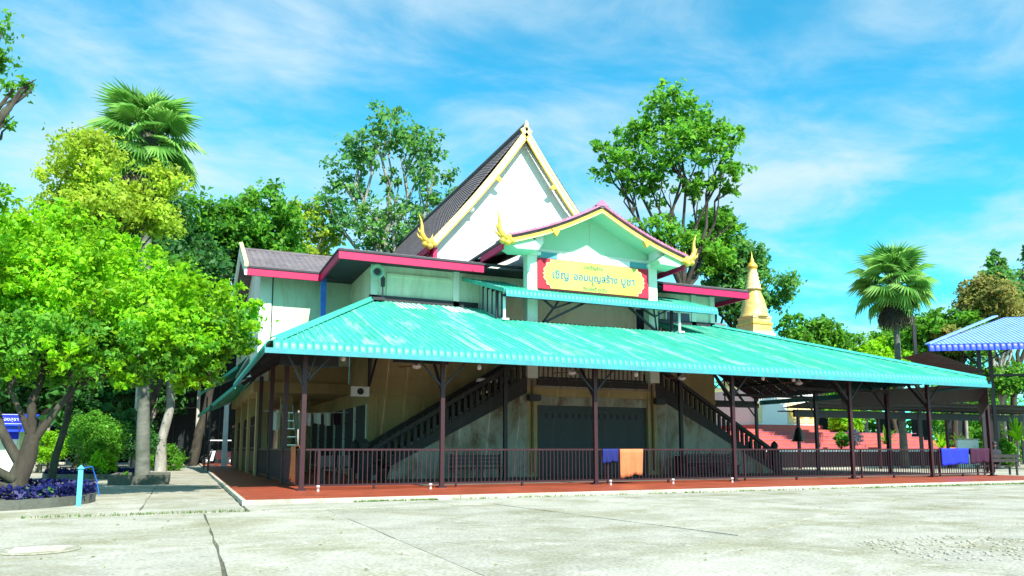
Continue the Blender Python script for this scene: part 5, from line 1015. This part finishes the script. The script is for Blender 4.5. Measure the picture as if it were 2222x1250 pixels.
ap = thing('marker_post', 'short aqua painted post at the corner of the raised bed', 'post', (-1.93, 18.35, 0)); MB().box(-1.975, 18.315, 0, -1.885, 18.405, .78).build('shaft', 'aqua_paint', ap); MB().prism([(-2.0, 18.29, .78), (-1.86, 18.29, .78), (-1.93, 18.29, .86)], (0, .14, 0)).build('cap', 'aqua_paint', ap); MB().tube([(-1.87, 18.4, .8), (-1.75, 18.6, .82), (-1.66, 18.8, .5), (-1.6, 18.85, .18)], .012, 5).build('hose', 'blue_paint', ap)
pk_ = thing('palm_planter', 'low dark square kerb around the foot of the palm trunk', 'planter', (-1.25, 29.6, 0))
for q in ((-2.2, 28.4, -.02, -.35, 28.55, .32), (-2.2, 31.6, -.02, -.35, 31.75, .32), (-2.2, 28.553, -.02, -2.05, 31.597, .32), (-.5, 28.553, -.02, -.35, 31.597, .32)): B('kerb', 'concrete_dark', pk_, q)
B('soil', 'joint_dirt', pk_, (-2.04, 28.56, 0, -.51, 31.59, .2)); rosette('small weed growing in the palm planter', (-1.7, 28.9, .2), 12, .5, .05, 'leaf_green')
def bush(label, c, R, n, m, stem=.5, group=None, name='bush', size=.11):
    t = thing(name, label, 'bush', (c[0], c[1], 0), 0, group); MB().tube([(c[0], c[1], -.05), (c[0] + .03, c[1], c[2])], [.06, .04], 7).build('stem', 'bark', t)
    for k in range(3): MB().tube([(c[0], c[1], c[2] * .6), (c[0] + R * .5 * math.cos(k * 2.1), c[1] + R * .5 * math.sin(k * 2.1), c[2] + .2)], [.03, .015], 5).build('limb', 'bark', t)
    crown('foliage', [((c[0], c[1], c[2]), (R, R, R * .95)), ((c[0] - R * .3, c[1], c[2] + R * .45), (R * .62, R * .6, R * .6)), ((c[0] + R * .35, c[1] - R * .2, c[2] - R * .2), (R * .65, R * .6, R * .55)), ((c[0] + .05, c[1], c[2] + R * .75), (R * .4, R * .4, R * .45))], n, size, m, t, clump=.25, per=16, shell=.6); return t
bush('large round bright green bush in the curved bed', (-3.35, 36.2, 1.55), 1.08, 10000, 'leaf_green'); bush('dark green bush behind the palm trunk', (-2.2, 40.5, 1.75), 1.15, 7000, 'leaf_dark'); bush('small clipped lime bush left of the large round one', (-6.1, 44, 1.25), .8, 5000, 'leaf_lime'); bush('low fresh green shrub beside the pale trunk', (-.6, 46, .6), .75, 4000, 'leaf_green'); bush('low green shrub at the foot of the pale trunk', (-1.6, 46.5, .65), .6, 3000, 'leaf_green')
bush('small lime shrub under the large round bush', (-2.9, 34.9, .55), .5, 2500, 'leaf_lime')
cb = thing('curved_bed', 'curved kerb bed with dark violet plants under the round bush', 'planter', (-3.4, 35.8, 0))
for i in range(22):
    a0, a1 = 2 * math.pi * i / 22, 2 * math.pi * (i + .98) / 22; f_ = lambda a, r, z: (-3.4 + 1.75 * r * math.cos(a), 36 + 1.6 * r * math.sin(a), z)
    MB().add([f_(a0, 1, 0), f_(a1, 1, 0), f_(a1, 1, .2), f_(a0, 1, .2), f_(a0, .9, .2), f_(a1, .9, .2)], [(0, 1, 2, 3), (3, 2, 5, 4)]).build('kerb_stone', 'concrete_dark', cb)
MB().add([(-3.4 + 1.7 * math.cos(i * .2856), 36 + 1.55 * math.sin(i * .2856), .16) for i in range(22)], [tuple(range(22))]).build('soil', 'joint_dirt', cb)
pp = []; oo = []
for i in range(1800):
    a = rng.random() * 6.283; r = 1 - .3 * rng.random(); pp.append((-3.4 + 1.7 * r * math.cos(a), 36 + 1.55 * r * math.sin(a), .16 + rng.random() * .22)); oo.append((math.cos(a), math.sin(a), .5))
V2, F2 = leaves(np.array(pp), np.array(oo), .12); vh = link('violet_foliage', np_mesh('violet_foliage', V2, F2), 'leaf_violet', cb); vh['kind'] = 'stuff'
for x, y, h, r, lb in ((-1.0, 45.2, 9, .26, 'pale straight tree trunk right of the palm trunk'), (-2.0, 41.8, 9, .30, 'whitish tree trunk half hidden behind the palm trunk')):
    tree(lb, (x, y, 0), blobs((x, y, 9.5), (2, 2, 1.3), 5, 1.4, int(h * 10 + x * 7)), 6000, .3, 'leaf_mid', r, 'bark_pale', fork=.95, group=None, shell=.4)
# hut with blue roof and small blue sign, far left
hut = thing('blue_roof_hut', 'small cream hut with blue roof edge at the far left', 'hut', (-9.5, 43, 0))
B('wall', 'wall_mint', hut, (-14, 43.0, 0, -7.2, 43.2, 2.2)); B('wall', 'wall_mint', hut, (-7.4, 43.2, 0, -7.2, 46, 2.2)); MB().prism([(-14.2, 42.2, 2.15), (-6.9, 42.2, 2.15), (-6.9, 46, 2.9), (-14.2, 46, 2.9)], (0, 0, .08)).build('roof', 'blue_sheet', hut); B('fascia', 'blue_sheet', hut, (-14.2, 42.14, 2.0, -6.9, 42.197, 2.22)); B('door', 'white_paint', hut, (-7.75, 42.95, 0, -7.3, 42.997, 1.65)); B('dark_panel', 'blue_cloth', hut, (-7.8, 42.93, 1.66, -7.25, 42.997, 2.0))
bs = thing('blue_sign', 'small blue sign with white Thai lettering above the hut roof', 'sign', (-7.45, 42.0, 2.3)); B('board', 'blue_cloth', bs, (-7.98, 41.9, 2.36, -6.98, 41.94, 2.80)); B('leg', 'steel_dark', bs, (-7.9, 41.945, 2.1, -7.85, 41.985, 2.6), (-7.1, 41.945, 2.1, -7.05, 41.985, 2.6)); text('ห้องสุขา', -7.48, 41.885, 2.57, .23, 'white_paint', bs)
B('border', 'white_paint', bs, (-7.98, 41.888, 2.785, -6.98, 41.898, 2.805), (-7.98, 41.888, 2.355, -6.98, 41.898, 2.375))
sb2 = thing('stone_bench', 'pale stone block bench behind the curved bed', 'bench', (-6.4, 46, 0)); B('slab', 'kerb', sb2, (-7.1, 45.8, .38, -5.6, 46.4, .5)); B('leg', 'kerb', sb2, (-6.9, 45.9, 0, -6.65, 46.3, .379)); B('leg', 'kerb', sb2, (-6.05, 45.9, 0, -5.8, 46.3, .379))
# three wheeler behind the white post
tk = thing('three_wheeler', 'white fronted three wheeled vehicle parked at the end of the left side', 'vehicle', (2.4, 58, 0), 0); tk['_w'] = 1
whl = MB().lathe([(.14, -.07), (.27, -.075), (.31, -.04), (.31, .04), (.27, .075), (.14, .07)], (0, 0, 0), 18).mesh('wheel'); rimm = MB().lathe([(.03, -.08), (.16, -.06), (.16, .06), (.03, .08)], (0, 0, 0), 14).mesh('rim')
for x, y in ((-.75, -.1), (.75, .65), (.75, -.85)):
    wo = link('wheel', whl, 'rubber', tk, T((x, y, .31)) @ Matrix.Rotation(math.pi / 2, 4, 'X')); link('rim', rimm, 'chrome', wo, inv=False)
fv = [(-.75 + .44 * math.cos(a), z, .33 + .44 * math.sin(a)) for a in [R_(20 + 15 * i) for i in range(11)] for z in (-.24, .04)]
MB().add(fv, [(2 * i, 2 * i + 1, 2 * i + 3, 2 * i + 2) for i in range(10)], True).prism([(-.55, -.28, .35), (-.35, -.28, .35), (-.2, -.28, 1.05), (-.4, -.28, 1.05)], (0, .36, 0)).build('fender', 'white_paint', tk)
MB().tube([(-.72, -.3, .4), (-.5, -.3, 1.0), (-.42, -.3, 1.15)], .03, 6).tube([(-.45, -.55, 1.12), (-.45, .1, 1.12)], .025, 6).build('fork', 'chrome', tk)
B('body', 'maroon', tk, (-.2, -.85, .45, 1.4, .65, 1.0)); B('seat', 'black_plastic', tk, (-.15, -.5, 1.003, .35, .3, 1.12)); B('roof', 'white_paint', tk, (-.7, -.85, 1.75, 1.4, .65, 1.82))
for x, y in ((-.6, -.8), (-.6, .6), (1.3, -.8), (1.3, .6)): B('roof_post', 'steel_dark', tk, (x - .02, y - .02, .9, x + .02, y + .02, 1.75))
MB().lathe([(.1, -.03), (.11, .02), (.04, .06)], (-.62, -.28, 1.0), 12).build('headlight', 'chrome', tk)

# ------------------------------------------------------------------ plants beyond the terrace on the right
rosette('young palm with arching fronds on the terrace', (45.2, 38.2, 1.2), 30, 1.6, .10, 'leaf_green', up=.9, stem=.3); rosette('spiky cordyline right of the terrace', (48.2, 36.3, .1), 36, 1.5, .07, 'leaf_lime', up=.9, stem=1.1); rosette('tall spiky dracaena with hanging yellow green leaves', (47.9, 30.9, .1), 44, 1.9, .07, 'leaf_lime', up=1.0, stem=1.6, droop=.8); rosette('dry leaved spiky plant left of the tall dracaena', (47.0, 34.2, .1), 30, 1.3, .07, 'leaf_olive', up=.8, stem=1.5, droop=.9)
rosette('spiky plant with drooping leaves at the right edge', (49.8, 28.5, .1), 40, 1.8, .07, 'leaf_lime', up=1.0, stem=1.2, droop=.8); rosette('low grassy plant behind the purple cloth', (46.5, 31.8, .05), 30, 1.0, .05, 'leaf_green', up=1.0)
bush('bright lime hedge bush behind the terrace', (45.4, 41.8, 3.3), 1.1, 5000, 'leaf_lime', size=.2); bush('white flowering bush in a pot on the low wall', (37.9, 35.4, 1.75), .45, 1800, 'leaf_green', size=.13); bush('pink flowering bush beside the white flowering one', (38.9, 35.3, 1.9), .5, 1500, 'petal_pink', size=.12)
bush('green bush at the foot of the dracaena', (48.6, 32.2, .9), .8, 3500, 'leaf_green', size=.18)
for i, (x, y) in enumerate(((52, 45.5), (56, 40), (58.5, 38.5), (60.5, 36))):
    tree(['slim pale trunk behind the lime hedge', 'slim pale trunk left of the dracaena', 'slim pale trunk behind the dracaena', 'slim pale trunk behind the seated person'][i], (x, y, 0), blobs((x, y, 6.8), (1.8, 1.6, .9), 4, 1.3, 90 + i), 4500, .3, 'leaf_mid', .16, 'bark_pale', fork=.95, shell=.4)
nt2 = thing('shade_net', 'dark shade net wall behind the plants on the right', 'net', (58, 48, 0))
for i in range(8): B('panel', 'shade_net', nt2, (50 + i * 2.2, 50 - i * 1.6, 0, 52.15 + i * 2.2, 50.06 - i * 1.6, 4.2))
wh = thing('white_wall', 'short white garden wall beside the spiky plants', 'wall', (48, 33, 0)); B('panel', 'white_paint', wh, (45.6, 33.2, 0, 47.6, 33.35, 1.75)); B('coping', 'kerb', wh, (45.55, 33.15, 1.753, 47.65, 33.4, 1.85))

# grass and moss along the platform kerb and joints
pp = []
for x0, x1, y0, n in ((3.6, 5.6, 17.28, 260), (6, 12, 17.3, 220), (12, 31, 17.3, 900), (-2.5, 1.2, 15.62, 160), (19, 30, 17.0, 400)):
    for i in range(n): pp.append((random.uniform(x0, x1), y0 + random.gauss(0, .06), .0))
gm = MB()
for x, y, z in pp:
    for k in range(3):
        a = random.random() * 6.28; h = random.uniform(.015, .07); gm.add([(x - .008 * math.cos(a), y - .008 * math.sin(a), z), (x + .008 * math.cos(a), y + .008 * math.sin(a), z), (x + random.gauss(0, .02), y + random.gauss(0, .02), z + h)], [(0, 1, 2)])
tag(gm.build('grass', 'grass'), 'thin grass growing along the platform kerb', 'grass', kind='stuff')
lf = MB()
for i in range(130):
    x, y = random.uniform(-4, 24), random.uniform(5, 16.5); a = random.random() * 6.28; s_ = random.uniform(.015, .04); lf.add([(x + s_ * math.cos(a), y + s_ * math.sin(a), .006), (x + .5 * s_ * math.cos(a + 1.6), y + .5 * s_ * math.sin(a + 1.6), .02), (x - s_ * math.cos(a), y - s_ * math.sin(a), .008), (x - .5 * s_ * math.cos(a + 1.6), y - .5 * s_ * math.sin(a + 1.6), .016)], [(0, 1, 2, 3)])
tag(lf.build('fallen_leaves', 'leaf_tan'), 'small fallen leaves scattered over the pavement', 'leaves', kind='stuff')

# ladder, hung washing and a potted plant in the shade at left
ld = thing('ladder', 'grey metal ladder leaning in the shade behind the left corner post', 'ladder', (3.9, 30, .1))
for dx in (0, .42): MB().bar((3.7 + dx, 29.4, .1), (3.5 + dx, 30.6, 2.9), .05, .07).build('rail', 'chrome', ld)
for k in range(8): q = (k + 1) / 9; MB().bar((3.7 - .2 * q, 29.4 + 1.2 * q, .1 + 2.8 * q), (4.12 - .2 * q, 29.4 + 1.2 * q, .1 + 2.8 * q), .03).build('rung', 'chrome', ld)
wl2 = thing('clothes_line', 'line with pale hung cloths under the wing at left', 'clothes line', (4.6, 32.4, 2.4)); MB().tube([(3.0, 32.6, 2.75), (4.7, 32.6, 2.68), (6.5, 32.6, 2.75)], .012, 5).build('line', 'white_paint', wl2)
for k in range(7):
    x = 3.35 + k * .42; h = random.uniform(.4, .75); mm = ('white_paint', 'pediment_mint', 'kerb', 'petal_pink', 'white_paint', 'wall_white', 'purple_cloth')[k]
    MB().add([(x + .3 * i / 4, 32.6 + .03 * math.sin(i * 2 + k), 2.7) for i in range(5)] + [(x + .3 * i / 4 + .01, 32.6 + .06 * math.sin(i * 2 + k), 2.7 - h * (1 + .04 * math.sin(i + k))) for i in range(5)], [(i, i + 1, i + 6, i + 5) for i in range(4)], True).build('hung_cloth', mm, wl2)
pt = rosette('dark potted plant at the foot of the left stair', (6.3, 25.6, .55), 22, .75, .06, 'leaf_black'); MB().lathe([(.16, -.44), (.24, -.1), (.26, 0), (.22, 0)], (6.3, 25.6, .55), 14).build('pot', 'bronze', pt)
for k, (x, y, lb) in enumerate(((4.3, 24.6, 'dark plastic chair behind the left end of the railing'), (4.95, 25.2, 'dark plastic chair beside the first one behind the railing'))):
    t = thing('chair', lb, 'chair', (x, y, .1), 0, 'dark chairs behind the railing')
    B('seat', 'black_plastic', t, (x - .22, y - .22, .52, x + .22, y + .22, .56)); B('backrest', 'black_plastic', t, (x - .22, y + .2, .62, x + .22, y + .24, .98))
    for dx in (-.2, .17):
        for dy in (-.2, .17): B('leg', 'black_plastic', t, (x + dx, y + dy, .1, x + dx + .04, y + dy + .04, .52 if dy < 0 else .7))
